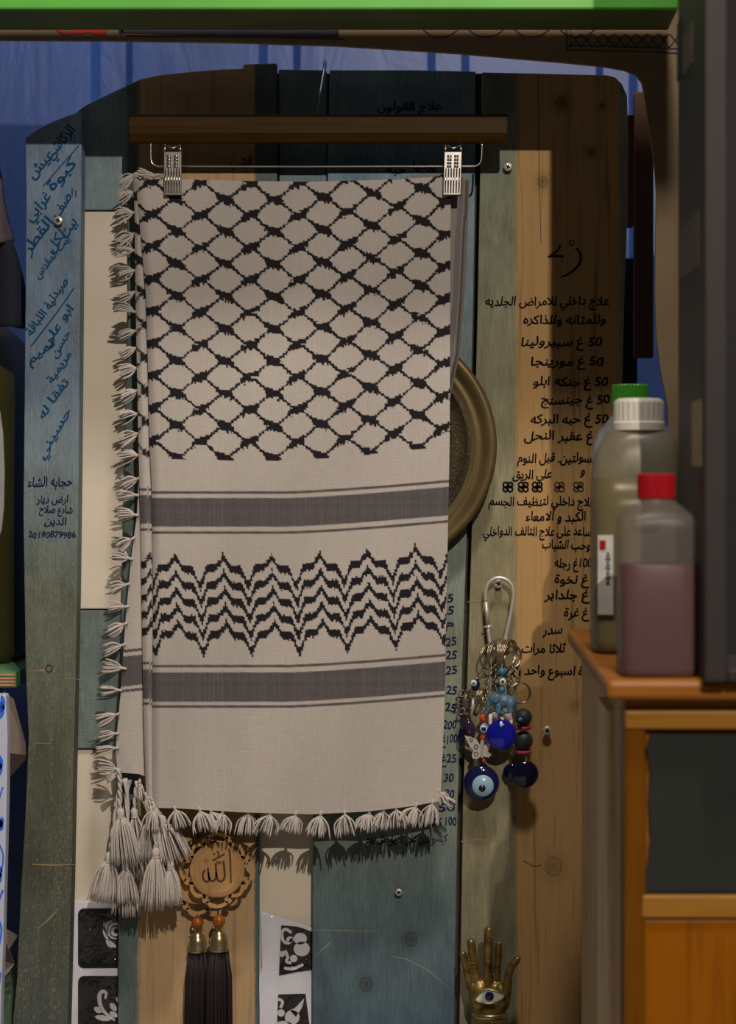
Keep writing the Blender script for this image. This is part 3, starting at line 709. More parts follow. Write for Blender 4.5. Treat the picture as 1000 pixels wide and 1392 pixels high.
# ================================================================== HANGER
HD = .062
hang = thing('trouser_hanger', W(432, 174, HD), 'wooden trouser hanger with two metal clips holding the scarf', 'hanger')
M_hw = wood('dark_honey_wood', A(42, 25, 3), A(36, 20, 2), 'x', seed=21, rough=.5, bump=.1, spec=.1)
mb = MB(); y0, y1, y2 = W(0, 155, HD).z, W(0, 181, HD).z, W(0, 193, HD).z; x0, x1 = W(175, 0, HD).x, W(690, 0, HD).x
sect = [(-HD, y0), (-HD - .002, y0 - .004), (-HD - .002, y1), (-HD + .003, y2), (-HD + .012, y2), (-HD + .012, y0)]
mb.v = [Vector((x, y, z)) for x in (x0, x1) for y, z in sect]
mb.f = [(0, 1, 2, 3, 4, 5)[::-1], tuple(range(6, 12))] + [(i, (i + 1) % 6, (i + 1) % 6 + 6, i + 6) for i in range(6)]
mb.build('bar', M_hw, hang, bevel=.0012)
M_ch = mat('chrome', (.62, .58, .55), .22, 1, var=.05)
M_chd = mat('dull_steel', (.42, .40, .37), .32, 1, var=.1)
pts = spline([W(432, 157, HD - .006), W(436, 125, HD - .012), W(440, 100, .03), W(442, 88, .016), W(442, 83, .0), W(441, 88, -.018), W(441, 105, -.03)], 6)
MB().tube(pts, .0016, 8).build('hook', M_chd, hang, True)
mb = MB()
mb.tube(spline([W(205, 194, HD - .002), W(205, 214, HD - .002), W(207, 222, HD - .002), W(214, 226, HD - .002)], 5) + [W(400, 226.5, HD - .002), W(638, 226, HD - .002)] + spline([W(645, 226, HD - .002), W(651, 223, HD - .002), W(654, 215, HD - .002), W(655, 194, HD - .002)], 5), .0011, 8)
mb.build('rod', M_ch, hang, True)
def clip(xc, lean):
    mb = MB()
    def pt(x, y, dd): return W(xc + x + lean * (y - 230), y, dd)
    mb.v = []; 
    for (dd0, dd1) in ((HD + .012, HD + .009),):
        mb.prism([(xc - 12 + lean * -24, 206), (xc + 12 + lean * -24, 206), (xc + 12 + lean * 35, 265), (xc - 12 + lean * 35, 265)], dd0, dd1)
    o = mb.build('clip', M_chd, hang, bevel=.0006)
    r = MB()
    for i in range(6):
        xx = -9.2 + i * 3.7
        r.tube([pt(xx, 229, HD + .0123), pt(xx, 262, HD + .0123)], .00085, 6)
    r.build('ridge', M_ch, o, True)
    r = MB()
    for i in (-4.8, 4.8):
        for j in range(4): r.tube([pt(i - 3, 212.5 + j * 4.6, HD + .0123), pt(i + 3, 212.5 + j * 4.6, HD + .0123)], .0014, 6)
    r.build('grip', M_ch, o, True)
    r = MB()
    r.tube([pt(-11, 206, HD + .009), pt(-10, 199, HD + .007), pt(-10, 196, HD + .001)], .0016, 6); r.tube([pt(11, 206, HD + .009), pt(10, 199, HD + .007), pt(10, 196, HD + .001)], .0016, 6)
    r.tube([pt(-10, 197, HD + .004), pt(0, 202, HD + .007), pt(10, 197, HD + .004)], .0012, 6)
    r.build('spring', M_chd, o, True)
    b = MB().prism([(xc - 12, 206), (xc + 12, 206), (xc + 12, 264), (xc - 12, 264)], HD - .010, HD - .013)
    b.build('back_jaw', M_chd, o, bevel=.0006)
clip(234.5, 0); clip(615, -.03)

# ================================================================== KEFFIYEH
SD = .066
sc = thing('scarf', W(400, 1095, SD), 'white scarf with black net and zigzag patterns and tassels clipped to the hanger', 'scarf')
def cloth_mat():
    t = NT('checked_cotton')
    at = t.node('ShaderNodeVertexColor'); at.layer_name = 'weave'
    wx = t.noise(t.pos((900, 900, 60), True), 1, 2); wz = t.noise(t.pos((60, 60, 1300), True), 1, 2)
    wv = t.math('ADD', wx, wz)
    col = t.mix(.55, at.outputs[0], t.ramp(t.math('MULTIPLY', wv, .5), [(.3, (.80,) * 3), (.7, (1.16,) * 3)]), 'MULTIPLY')
    t.set(Base_Color=col, Roughness=.95, Specular_IOR_Level=.1)
    t.bump(wv, .35, .0006)
    return t.m
M_cl = cloth_mat()
WHITE = np.array((.475, .443, .415)); BLACK = np.array((.020, .018, .022)); GREY = np.array((.112, .104, .109)); LINE = np.array((.10, .09, .098))
def rise(x): return 15 * np.clip((x - 390) / 215, 0, 2) ** 1.3
def h1(i, s=0):
    i = np.asarray(i, dtype=np.int64); v = np.sin(i * 12.9898 + s * 78.233) * 43758.5453
    return v - np.floor(v)
def net(x, y):
    """black mask of the net; x, y in straightened pixels, nodes 33 x 22 apart"""
    xq = np.floor(x / 1.9) * 1.9; yq = np.floor(y / 2.0) * 2.0
    a, b = 33.3, 22.0
    p = (xq - 272) / a; q = (yq - 290) / b
    jx = (h1(np.floor(xq / 1.9), 1) - .5)
    fx, fy = p - np.floor(p), q - np.floor(q)
    par = (np.floor(p) + np.floor(q)) % 2
    g = np.interp(fx, [0, .26, .74, 1], [.03, .19, .81, .97])
    m = np.abs(fy - np.where(par < .5, g, 1 - g)) * b < 2.3 + jx * 1.3
    for row, tilt in ((0, -.42), (1, .42)):
        qr = np.round((q - row) / 2) * 2 + row
        pr = np.round((p - row) / 2) * 2 + row
        dx = (xq - 272) - pr * a; dy = (yq - 290) - qr * b
        ser = (h1(np.floor(xq / 1.9) + np.floor(qr) * 57, 2) - .5) * 5
        hh = 5.7 * np.sqrt(np.clip(1 - (dx / 13.6) ** 2, 0, 1)) + .5
        e = dy - tilt * dx
        dash = (np.abs(dx) < 13.0) & (e > -hh - np.minimum(0, ser) * .3) & (e < hh + ser)
        gap = (h1(np.floor(yq / 2.0) * 31 + np.floor(xq / 11), 5) > .94)
        m = m | (dash & ~gap)
    return m & (q < 15.15)
def zigzag(x, y, per=65.4, x0=301.7):
    xq = np.floor(x / 2.2) * 2.2; yq = np.floor(y / 1.8) * 1.8
    ph = (xq - x0) / per; fr = ph - np.round(ph); tt = np.abs(fr) * 66
    left = fr < 0
    up = np.interp(tt, [0, 2, 5, 8, 10, 23.5, 25, 29, 31, 33], [0, 7, 12, 17, 19.5, 20, 25, 36, 40, 42])
    lo = np.interp(tt, [0, 2, 5, 8, 10, 22.5, 25, 29, 31, 33], [13, 16, 21, 26, 30, 31.5, 36, 46, 51, 57])
    up = np.where(left & (tt > 5), up - 2, up); lo = np.where(left & (tt > 5), lo - 2.5, lo)
    ser = (h1(np.floor(xq / 1.8), 7) - .5) * 3
    m = np.zeros(x.shape, bool)
    for k in range(5):
        yy = yq - 748 - 22.6 * k - 7 * np.abs(fr) * 0
        m |= (yy > up + ser * .5) & (yy < lo + ser)
    return m
def pattern(x, y):
    yy = y + rise(x)
    c_ = np.broadcast_to(WHITE, x.shape + (3,)).copy()
    tint = 1 + .05 * np.sin(x * .021 + y * .013)
    c_ *= tint[..., None]
    for (t0, a, b, t1) in ((669.5, 677, 716, 724), (905.5, 914, 954, 960.5)):
        for tl in (t0, t1):
            k_ = np.clip(2.3 - np.abs(yy - tl), 0, 1)[..., None]; c_ = c_ * (1 - k_) + LINE * k_
        k_ = np.clip(np.minimum(yy - a, b - yy) + .5, 0, 1)[..., None]
        gv = GREY * (1 + .28 * (h1(np.floor(x / 1.3), 3) - .5) + .15 * (h1(np.floor(y / 2.5), 4) - .5))[..., None]
        c_ = c_ * (1 - k_) + gv * k_
    yn = yy - 2 * np.sin((x - 200) * .01)
    c_[net(x + .018 * (y - 290) * np.clip((x - 272) / 330, -1, 1), yn) & (yy < 640)] = BLACK
    c_[zigzag(x + .045 * (y - 748) * -1 * 0 - .05 * (y - 748) * 1.0, yy)] = BLACK
    return c_
def sheet(name, xl, xr, yt, yb, dfun, cfun, step=1.3, par=sc):
    """cloth between edge curves xl(v), xr(v) and yt(u), yb(u) in photo pixels"""
    H = 860 if yb is None else None
    vv = np.linspace(0, 1, int((np.max(yb(np.array([.5]))) - np.min(yt(np.array([.5])))) / step) + 1)
    wid = np.max(xr(vv) - xl(vv)); uu = np.linspace(0, 1, max(4, int(wid / step) + 1))
    Ug, Vg = np.meshgrid(uu, vv)
    Y = yt(Ug) + (yb(Ug) - yt(Ug)) * Vg
    vv2 = (Y - 240) / 860
    X = xl(Y) + (xr(Y) - xl(Y)) * Ug
    dd = dfun(X, Y, Ug, Vg); k_ = (D - dd) / D * S
    co = np.stack([(X - VX) * k_, -dd, (VY - Y) * k_], -1).reshape(-1, 3)
    off = np.array(par['_w']); co = co - off
    nv, nu = Ug.shape
    idx = np.arange(nv * nu).reshape(nv, nu)
    q = np.stack([idx[:-1, :-1], idx[1:, :-1], idx[1:, 1:], idx[:-1, 1:]], -1).reshape(-1, 4)
    me = bpy.data.meshes.new(name)
    me.vertices.add(len(co)); me.vertices.foreach_set('co', co.astype(np.float32).ravel())
    me.loops.add(q.size); me.loops.foreach_set('vertex_index', q.astype(np.int32).ravel())
    me.polygons.add(len(q)); me.polygons.foreach_set('loop_start', np.arange(0, q.size, 4, dtype=np.int32))
    me.update(calc_edges=True)
    me.polygons.foreach_set('use_smooth', np.ones(len(q), bool))
    ca = me.color_attributes.new('weave', 'FLOAT_COLOR', 'POINT')
    rgb = cfun(X, Y).reshape(-1, 3); ca.data.foreach_set('color', np.concatenate([rgb, np.ones((len(rgb), 1))], 1).astype(np.float32).ravel())
    me.materials.append(M_cl)
    o = bpy.data.objects.new(name, me); COL.objects.link(o); o.parent = par; o['_w'] = tuple(off)
    return o
I = np.interp
seam = lambda y: I(y, [235, 285, 400, 500, 605, 660, 800, 1100], [183, 188, 198, 201, 203, 206, 208, 206])
redge = lambda y: I(y, [235, 320, 600, 800, 960, 1100], [613, 612, 611, 607, 604, 598])
top = lambda u: I(u, [0, .08, .35, .55, .75, .93, 1], [246, 243, 246, 247, 245, 241, 236])
bot = lambda u: I(u, [0, .1, .3, .55, .75, .9, 1], [1098, 1099, 1104, 1107, 1103, 1096, 1089])
def dfront(X, Y, u, v):
    roll = np.clip(1 - u / .03, 0, 1) ** 2 * .006
    return SD - roll + .0022 * np.sin(X * .030 + Y * .004) * (.3 + v) + .0012 * np.sin(X * .075 + 1) * v + .004 * v * np.sin(u * 3.1)
sheet('front_fold', seam, redge, top, bot, dfront, pattern)
mid_l = lambda y: I(y, [235, 300, 400, 500, 640, 720, 980, 1100], [181, 183, 184, 186, 189, 191, 195, 199])
def pmid(X, Y):
    return pattern(245 - (seam(Y) - X) * 1.6, Y + 4)
sheet('middle_fold', mid_l, lambda y: seam(y) + 9, lambda u: 238 + 0 * u, lambda u: 1096 + 12 * (u < .5) - 8 * u, lambda X, Y, u, v: SD - .008 + .003 * np.sin(u * 5.5) - .004 * (1 - u), pmid)
back_l = lambda y: I(y, [235, 500, 640, 700, 760, 850, 940, 1020, 1052], [182, 187, 189, 186, 178, 170, 164, 157, 160])
def pback(X, Y):
    c_ = np.broadcast_to(WHITE * 1.04, X.shape + (3,)).copy()
    yy = Y + .10 * (X - 180)
    c_[(yy > 891) & (yy < 932)] = GREY
    for l_ in (884, 938): c_[np.abs(yy - l_) < 1.8] = LINE
    return c_
sheet('back_fold', back_l, lambda y: 232 + 0 * y, lambda u: 234 + 10 * u, lambda u: I(u, [0, .4, .6, 1], [1050, 1052, 1058, 1075]), lambda X, Y, u, v: SD - .020 + .003 * np.sin(u * 6), pback)
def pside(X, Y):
    c_ = np.broadcast_to(WHITE * .55, X.shape + (3,)).copy()  # cloth white dimmed as simple shading for this fold behind the front
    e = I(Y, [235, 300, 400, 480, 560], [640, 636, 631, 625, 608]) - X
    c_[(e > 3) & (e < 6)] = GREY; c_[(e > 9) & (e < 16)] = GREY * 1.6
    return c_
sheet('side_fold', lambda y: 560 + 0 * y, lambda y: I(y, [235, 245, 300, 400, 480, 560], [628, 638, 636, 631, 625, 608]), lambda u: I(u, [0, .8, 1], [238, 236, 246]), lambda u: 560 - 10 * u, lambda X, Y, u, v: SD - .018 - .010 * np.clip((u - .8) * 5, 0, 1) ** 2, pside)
M_th = mat('white_cotton_thread', (.52, .485, .455), .95, var=.12, vscale=300, spec=.05)
def strands(mb, root, tip, spread, n, r, droop=.0, deep=.6):
    root, tip = Vector(root), Vector(tip); ax = tip - root; L = ax.length
    side = Vector((-ax.z, 0, ax.x)).normalized()
    for i in range(n):
        a = random.gauss(0, .5); a = max(-1, min(1, a)); b = random.uniform(-1, 1)
        end = root + ax * random.uniform(.82, 1.05) + side * spread * a + Vector((0, spread * deep * b, 0)) + Vector((0, 0, -droop * random.uniform(.3, 1.2)))
        m1 = root + ax * .35 + side * spread * a * random.uniform(.6, .95) + Vector((0, spread * deep * b * .7, 0))
        mb.tube(spline([root + side * a * r * 2, m1, end], 3), [r, r, r, r, r, r * .9, r * .6], 5)
def fringe(px, py, d, ang, L=25, sp=11, n=15):
    r0 = W(px, py, d); u = U(d)
    dirv = Vector((math.cos(ang), 0, -math.sin(ang)))
    mb = MB(); k0 = r0 + dirv * 5 * u
    mb.ball(k0, 2.6 * u, 8, 6); mb.tube([r0 - dirv * 3 * u, r0, k0], [1.6 * u, 2 * u, 2.2 * u], 6)
    strands(mb, k0, k0 + dirv * (L - 4) * u, sp * u, n, 1.15 * u, 2 * u)
    mb.build('fringe_tassel', M_th, sc, True)
left_roots = [(184, 236), (182, 262), (183, 290), (183, 318), (183, 342), (184, 368), (184, 395), (184, 424), (185, 448), (186, 474), (187, 500), (187, 531), (188, 560), (188, 588), (189, 617), (188, 648), (186, 675), (185, 699), (180, 730), (177, 760), (173, 794), (171, 825), (170, 849), (167, 878), (168, 908), (162, 940), (159, 971), (158, 995), (158, 1018), (160, 1046)]
for i, (x, y) in enumerate(left_roots):
    a = math.pi - random.uniform(-.35, .45) - .1
    fringe(x + 1, y + random.uniform(-2, 2), SD - .017, a, random.uniform(24, 30), random.uniform(9, 12))
fringe(205, 236, SD - .004, math.pi + .3, 18, 7, 10); fringe(214, 238, SD - .004, math.pi - .3, 18, 6, 8)
for x in (209, 237, 271, 286, 303, 338, 368, 402, 436, 468, 502, 522, 538, 566, 588):
    yb = 240 + 0; yb = float(bot(np.array([(x - 206) / 393]))[0])
    fringe(x, yb - 1, SD + .002, math.pi / 2 + random.uniform(-.35, .35), random.uniform(25, 31), random.uniform(15, 19), 24)
fringe(598, 1082, SD, .55, 22, 9, 14); fringe(596, 1074, SD, 1.1, 18, 8, 10)
def corner(cord, top_, bot_, hw, d, n=46):
    u = U(d); P = [W(x, y, d) for x, y in cord]
    mb = MB()
    if len(P) > 1:
        Q = spline(P, 6)
        for ph in (0, math.pi):
            mb.tube([q + Vector((math.cos(i * .9 + ph), math.sin(i * .9 + ph), 0)) * 1.6 * u for i, q in enumerate(Q)], 1.9 * u, 6)
        root = None
    a, b = W(*top_, d), W(*bot_, d); ax = (b - a).normalized()
    L = (b - a).length
    cap = MB()
    cap.tube([a, a + ax * 3 * u, a + ax * 10 * u, a + ax * 14 * u], [2 * u, 5 * u, 5.4 * u, 4.2 * u], 10)
    nk = a + ax * 13 * u
    cap.ring(nk, 4.8 * u, 1.1 * u, Matrix.Rotation(math.pi / 2, 3, 'X'), 14, 5)
    sk = MB()
    side = Vector((-ax.z, 0, ax.x)).normalized()
    for i in range(n):
        al = random.uniform(-1, 1); be = random.uniform(-1, 1)
        e = nk + ax * (L - 13 * u) * random.uniform(.93, 1.06) * (1 - .06 * al * al) + side * hw * u * al + Vector((0, hw * u * .55 * be, 0))
        m1 = nk + ax * (L - 13 * u) * .3 + side * (hw * .55 + 3) * u * al + Vector((0, (hw * .4 + 2) * u * be, 0))
        sk.tube(spline([nk + side * 3 * u * al + Vector((0, 3 * u * be, 0)), m1, e], 3), [1.3 * u] * 5 + [1.0 * u, .6 * u], 5)
    o = cap.build('corner_tassel', M_th, sc, True)
    if mb.v: mb.build('cord', M_th, o, True)
    sk.build('skirt', M_th, o, True)
corner([(161, 1046), (163, 1062), (163, 1080), (163, 1100)], (163, 1098), (172, 1176), 20, .062)
corner([(164, 1060), (158, 1100), (152, 1140), (150, 1160)], (149, 1158), (141, 1226), 21, .056)
corner([(170, 1058), (174, 1120), (170, 1172)], (170, 1168), (174, 1228), 16, .052)
corner([(206, 1096), (210, 1130), (212, 1156)], (212, 1152), (209, 1235), 20, .066)
corner([(212, 1098), (226, 1140), (231, 1174)], (231, 1168), (236, 1231), 14, .060)
corner([(208, 1090), (216, 1104), (220, 1114)], (219, 1108), (236, 1172), 26, .058)
corner([(196, 1090), (200, 1100), (203, 1108)], (203, 1104), (199, 1172), 10, .050, 26)
corner([(186, 1062), (184, 1084), (182, 1104)], (182, 1098), (194, 1194), 14, .044, 30)
corner([(176, 1060), (168, 1120), (170, 1180)], (170, 1176), (172, 1244), 20, .040, 40)
fringe(190, 1062, SD - .012, 1.5, 24, 7, 12); fringe(198, 1080, SD - .008, 1.2, 26, 8, 12); fringe(162, 1050, SD - .014, 2.6, 20, 6, 10)

# ================================================================== SCREWS
def screw(px, py, d, label, r=6):
    o = thing('screw', W(px, py, d), label, 'screw', 'screws in the planks')
    u = U(d); c = W(px, py, d)
    MB().disc(c, [(2.4 * u, -.004), (2.4 * u, .002), (r * u, .0062), (r * u, .0072), (r * .8 * u, .0078), (.3 * u, .0078)], 24).build('head', M_zn, o, True)
    mb = MB()
    for a in (0.5, 2.07):
        mb.box((c.x, c.y - .0079, c.z), (r * .55 * u, .0003, r * .16 * u), Matrix.Rotation(a, 3, 'Y'))
    mb.build('cross_slot', bpy.data.materials['black_lining'], o)
M_zn = mat('zinc', (.60, .58, .54), .38, .55, var=.06)
screw(81, 301, .012, 'zinc screw near the top of the narrow blue plank')
screw(690, 228, 0, 'zinc screw right of the hanger end')
screw(677, 793, 0, 'zinc screw inside the carabiner loop')
screw(743, 992, 0, 'zinc screw right of the key rings')
screw(542, 1211, 0, 'shiny screw in the teal plank below the scarf', 5)
o = MB().disc(W(67, 908, .012), [(3.5 * S, -.003), (3.5 * S, .0006), (5 * S, .0012), (5.2 * S, .0004), (2.5 * S, -.001)], 20).build('screw', mat('rusted_screw', A(60, 50, 40), .6, .5), None, True, loc=W(67, 908, .012))
tag(o, 'sunken rusty screw in the lower part of the narrow blue plank', 'screw', 'screws in the planks')

# ================================================================== CARABINER AND KEY RINGS
KD = .016
car = thing('carabiner', W(677, 786, KD), 'silver carabiner hanging from a screw and carrying the key rings', 'carabiner')
M_sv = mat('brushed_silver', (.62, .58, .52), .38, .5, var=.06)
u = U(KD)
MB().tube([W(x, y, KD) for x, y in [tuple(p) for p in spline([(660, 817), (659.5, 806), (663, 794), (671, 787), (680, 785.5), (689, 788.5), (695.5, 796), (697.5, 808), (695, 828), (690, 852), (686, 870), (680, 881), (672, 882), (666, 874), (664, 862), (663, 856)], 5)]], 2.7 * u, 10).build('frame', M_sv, car, True)
MB().tube([W(660, 818, KD), W(663, 848, KD)], 3.1 * u, 10).build('gate', M_sv, car, True)
mb = MB(); mb.tube([W(657.5, 852.5, KD), W(669, 851, KD)], 1.7 * u, 8); mb.tube([W(663.5, 849, KD), W(664, 858, KD)], 2 * u, 8); mb.build('latch', M_sv, car, True)
M_br = mat('aged_brass_wire', (.44, .36, .25), .32, .9, var=.15)
M_nk = mat('dull_nickel', (.40, .37, .33), .34, .9, var=.15)
def rings(par, c, R, n=2, yaw=1.3, r=1.0, dd=KD, m=M_br):
    u = U(dd)
    mb = MB()
    for i in range(n):
        mb.ring(W(c[0] + i * 1.6, c[1], dd) + Vector((0, -.001 * i, 0)), R * u, r * u, Matrix.Rotation(yaw, 3, 'Z') @ Matrix.Rotation(.06 * i, 3, 'X'), 26, 6)
    return mb.build('split_ring', m, par, True)
def chain(par, pts, dd=KD, R=3.2, m=M_nk):
    u = U(dd); P = spline([W(x, y, q) for x, y, q in pts], 10); mb = MB(); acc = 0; last = P[0]; k_ = 0
    for p in P[1:]:
        acc += (p - last).length; 
        if acc > R * 1.25 * u:
            t_ = (p - last).normalized(); acc = 0
            base = t_.to_track_quat('Z', 'Y').to_matrix() @ Matrix.Rotation(k_ * 1.57 + .5, 3, 'Z')
            mb.ring(p, R * u, .75 * u, base, 12, 5, .65); k_ += 1
        last = p
    return mb.build('chain', m, par, True)
def bead(par, x, y, dd, r, m, name='bead', sx=1, sz=1):
    u = U(dd); return MB().ball(W(x, y, dd), (r * sx * u, r * u, r * sz * u), 16, 10).build(name, m, par, True)
glassb = dict(rough=.10, var=.05, spec=.6)
M_cob = mat('cobalt_glass', A(8, 11, 84), **glassb); M_nav = mat('navy_glass', A(14, 13, 40), **glassb); M_dk = mat('midnight_glass', A(8, 8, 26), **glassb)
M_tur = mat('turquoise_glaze', A(36, 74, 86), .25, var=.2, vscale=300); M_pal = mat('pale_blue_enamel', A(98, 118, 120), .25, var=.03); M_wh = mat('white_enamel', A(150, 142, 130), .3, var=.03)
M_bl = mat('black_enamel', A(20, 18, 20), .25, var=.03); M_or2 = mat('orange_bead', A(134, 46, 20), .3, var=.2, vscale=200); M_rd = mat('dark_red_bead', A(120, 34, 28), .3, var=.1)
M_ele = mat('blue_stone', A(50, 70, 78), .4, var=.15, vscale=120); M_pk = mat('pink_white_card', A(178, 156, 146), .6, var=.05); M_bd = mat('dark_teal_beadwork', A(30, 34, 34), .4, var=.3, vscale=700, bump=.8, bscale=900); M_pr = mat('pink_red_band', A(122, 36, 42), .4)
def eye(par, x, y, dd, r, stack, sz=1):
    """flat evil-eye: rings of enamel on the front of a bead"""
    u = U(dd)
    for (f, m, ox, oy, h) in stack:
        MB().disc(W(x + ox, y + oy, dd), [(r * f * u, -.0004), (r * f * u, h * .7), (r * f * .9 * u, h), (.2 * u, h)], 28).build('eye_ring', m, par, True)
GK = 'key chains on the carabiner'
# bunch of rings
k1 = thing('keychain', W(682, 905, KD), 'key chain with blue elephant and cobalt glass disc', 'keychain', GK)
rings(k1, (678, 888), 20, 6, 1.42, 1.1)
MB().tube([W(682, 900, .034), W(682, 940, .036), W(682, 975, .036)], .5 * S, 6).build('cord', M_nk, k1, True)
bead(k1, 682, 913, .036, 5.4, M_tur); b = bead(k1, 683, 926, .036, 5.0, M_tur, 'eye_bead'); eye(b, 683, 926, .036, 4.4, [(1, M_wh, 0, 0, .0045), (.5, M_bl, 0, 0, .0048)]); bead(k1, 682, 937.5, .036, 5.2, M_tur)
mb = MB(); ed = .038; u = U(ed)
def E_(x, y, rx, ry, rz, yo=0, ry_=0): mb.ball(W(x, y, ed) + Vector((0, yo * u, 0)), (rx * u, ry * u, rz * u), 14, 10, Matrix.Rotation(ry_, 3, 'Y'))
E_(685, 953, 14, 9, 9.5); E_(672, 950, 9, 8, 8.5); E_(693, 955, 8, 8.5, 9)
for x, yo in ((677, -4), (679, 4), (693, -4), (696, 4)): mb.tube([W(x, 956, ed) + Vector((0, yo * u, 0)), W(x, 969, ed) + Vector((0, yo * u, 0))], [4.6 * u, 4.2 * u], 10)
mb.tube([q for q in spline([W(666, 952, ed), W(663.5, 960, ed), W(663, 967, ed), W(660.5, 970, ed), W(658.5, 967, ed)], 4)], [4 * u] * 4 + [3 * u] * 5 + [2.2 * u] * 8, 8)
mb.tube([W(700, 950, ed), W(702, 956, ed), W(701, 962, ed)], [1.6 * u, 1.4 * u, 1.6 * u], 6)
fused(mb, 'elephant', .0007, M_ele, k1, 3)['label'] = 'blue elephant pendant'
MB().ball(W(674, 949, ed) + Vector((.5 * u, -7.6 * u, 0)), (5 * u, 1.6 * u, 6.5 * u), 14, 8, Matrix.Rotation(.2, 3, 'Y')).build('ear', M_ele, k1, True)
bead(k1, 682, 969, .038, 3.4, M_tur)
c = W(681, 999, .036); u = U(.036)
MB().disc(c, [(17 * u, -.003), (20 * u, -.0012), (20.6 * u, .0005), (19 * u, .0028), (14 * u, .0042), (.4 * u, .0048)], 40).build('glass_disc', M_cob, k1, True)
MB().ball(W(681, 985, .040), (2.6 * u, 2.4 * u, 3.4 * u), 10, 8).build('bail', mat('pale_resin', A(120, 140, 170), .2), k1, True)
# butterfly and eye disc
k2 = thing('keychain', W(664, 905, KD), 'key chain with silver butterfly and large round evil eye', 'keychain', GK)
rings(k2, (671, 890), 19, 3, 1.05); chain(k2, [(668, 904, .024), (664, 925, .026), (660, 950, .026), (658, 970, .026)])
bead(k2, 657, 976, .026, 5.8, M_or2); b = bead(k2, 658, 990, .027, 6.6, M_pal, 'eye_bead', .9, 1.1); eye(b, 657, 990, .027, 5, [(1, M_wh, 0, 0, .0054), (.7, M_cob, 0, 0, .0058), (.35, M_bl, 0, 0, .0060)]); bead(k2, 656, 1002, .026, 4.4, M_or2)
mb = MB(); bd = .030
mb.tube([W(655, 1006, bd), W(655, 1012, bd), W(655, 1030, bd)], [2 * S, 2.8 * S, 1.8 * S], 8)
mb.prism([(653, 1014), (648, 1006), (640, 1002), (631, 1000), (634, 1006), (639, 1016), (644, 1020), (641, 1026), (642, 1031), (648, 1032), (653, 1028)], bd + .001, bd - .001)
mb.prism([(657, 1014), (661, 1012), (664, 1016), (663, 1022), (668, 1026), (664, 1030), (657, 1028)], bd - .002, bd - .004)
bt = mb.build('butterfly', M_sv, k2); bt['label'] = 'silver butterfly'
mb = MB()
for (x, y, r) in ((647, 1015, 2.6), (647, 1025, 2.6), (640, 1006, 2)): mb.ring(W(x, y, bd + .0014), r * S, .5 * S, None, 14, 5)
mb.build('wing_ring', M_bl, bt, True)
bead(k2, 657, 1034, .027, 3, M_rd)
c = W(654, 1064, .024); u = U(.024)
ds = MB().disc(c, [(20 * u, -.004), (23.6 * u, -.0015), (24.2 * u, .0008), (22.5 * u, .0035), (17 * u, .0052), (.4 * u, .0058)], 48).build('glass_disc', mat('deep_blue_glass', A(13, 12, 38), **glassb), k2, True)
eye(ds, 654, 1064, .024, 24, [(.63, M_pal, 2, 3, .0066), (.21, M_bl, 1, 6, .0074)])
# beaded balls
k3 = thing('keychain', W(700, 905, KD), 'key chain with two dark beaded balls with red bands and a navy disc', 'keychain', GK)
rings(k3, (688, 888), 19, 3, .9); rings(k3, (706, 942), 14, 2, .25, .9, .020)
chain(k3, [(696, 904, .022), (703, 920, .022), (706, 930, .022)])
bead(k3, 711, 975, .022, 12, M_bd, 'beaded_ball'); bead(k3, 711, 1007, .022, 13, M_bd, 'beaded_ball', 1, 1.05)
b = bead(k3, 707, 978, .034, 3.6, M_bl, 'eye_bead'); eye(b, 707, 978, .035, 2.6, [(1, M_pal, 0, 0, .0022), (.5, M_bl, 0, 0, .0026)])
for x, y, r in ((709.5, 989, 10), (711, 1022, 9)):
    MB().ring(W(x, y, .022), r * S, 2.4 * S, Matrix.Rotation(math.pi / 2, 3, 'X'), 24, 8).build('band', M_pr, k3, True)
c = W(713, 1052, .024)
MB().disc(c, [(15 * S, -.003), (18 * S, -.001), (18.5 * S, .0005), (17 * S, .003), (12 * S, .0045), (.4 * S, .005)], 40).build('glass_disc', M_dk, k3, True)
MB().ball(W(715, 1030, .026), (2.4 * S, 2 * S, 8 * S), 10, 8).build('bail', M_nk, k3, True)
k4 = thing('keychain', W(655, 905, KD), 'key chain with dark filigree charm and blue eye drop on the left', 'keychain', GK)
rings(k4, (664, 893), 17, 2, .75); chain(k4, [(660, 905, .018), (652, 915, .018), (648, 925, .018)])
b = bead(k4, 646, 931, .022, 7, M_nav, 'eye_bead', .9, 1.2); eye(b, 643.5, 928, .024, 4.4, [(1, M_wh, 0, 0, .0054), (.6, M_pal, 0, 0, .0058), (.3, M_bl, 0, 0, .006)])
MB().tube([W(643, 948, .020), W(642.5, 960, .020), W(640, 975, .020)], [1.5 * S, 2.6 * S, 1.6 * S], 8).build('metal_drop', M_sv, k4, True)
mb = MB()
for a in range(9): mb.ring(W(632 + 9 * math.cos(a * .7), 955 + 14 * math.sin(a * .7), .016), 4.4 * S, 1.1 * S, Matrix.Rotation(a, 3, 'X'), 14, 5)
mb.ball(W(632, 955, .014), (8 * S, 3 * S, 13 * S), 12, 8)
mb.build('filigree_charm', mat('tarnished_metal', (.16, .14, .12), .4, .8, var=.3), k4, True)
MB().ball(W(638, 990, .018), (7.5 * S, 6 * S, 15 * S), 16, 10, Matrix.Rotation(-.25, 3, 'Y')).build('glass_drop', mat('plum_glass', A(34, 20, 34), **glassb), k4, True)
MB().ball(W(627, 1000, .014), (4.5 * S, 4 * S, 14 * S), 14, 8, Matrix.Rotation(.1, 3, 'Y')).build('glass_drop', M_dk, k4, True)
k5 = thing('keychain', W(676, 905, KD), 'key chain with pale pink charm half hidden behind the cobalt disc', 'keychain', GK)
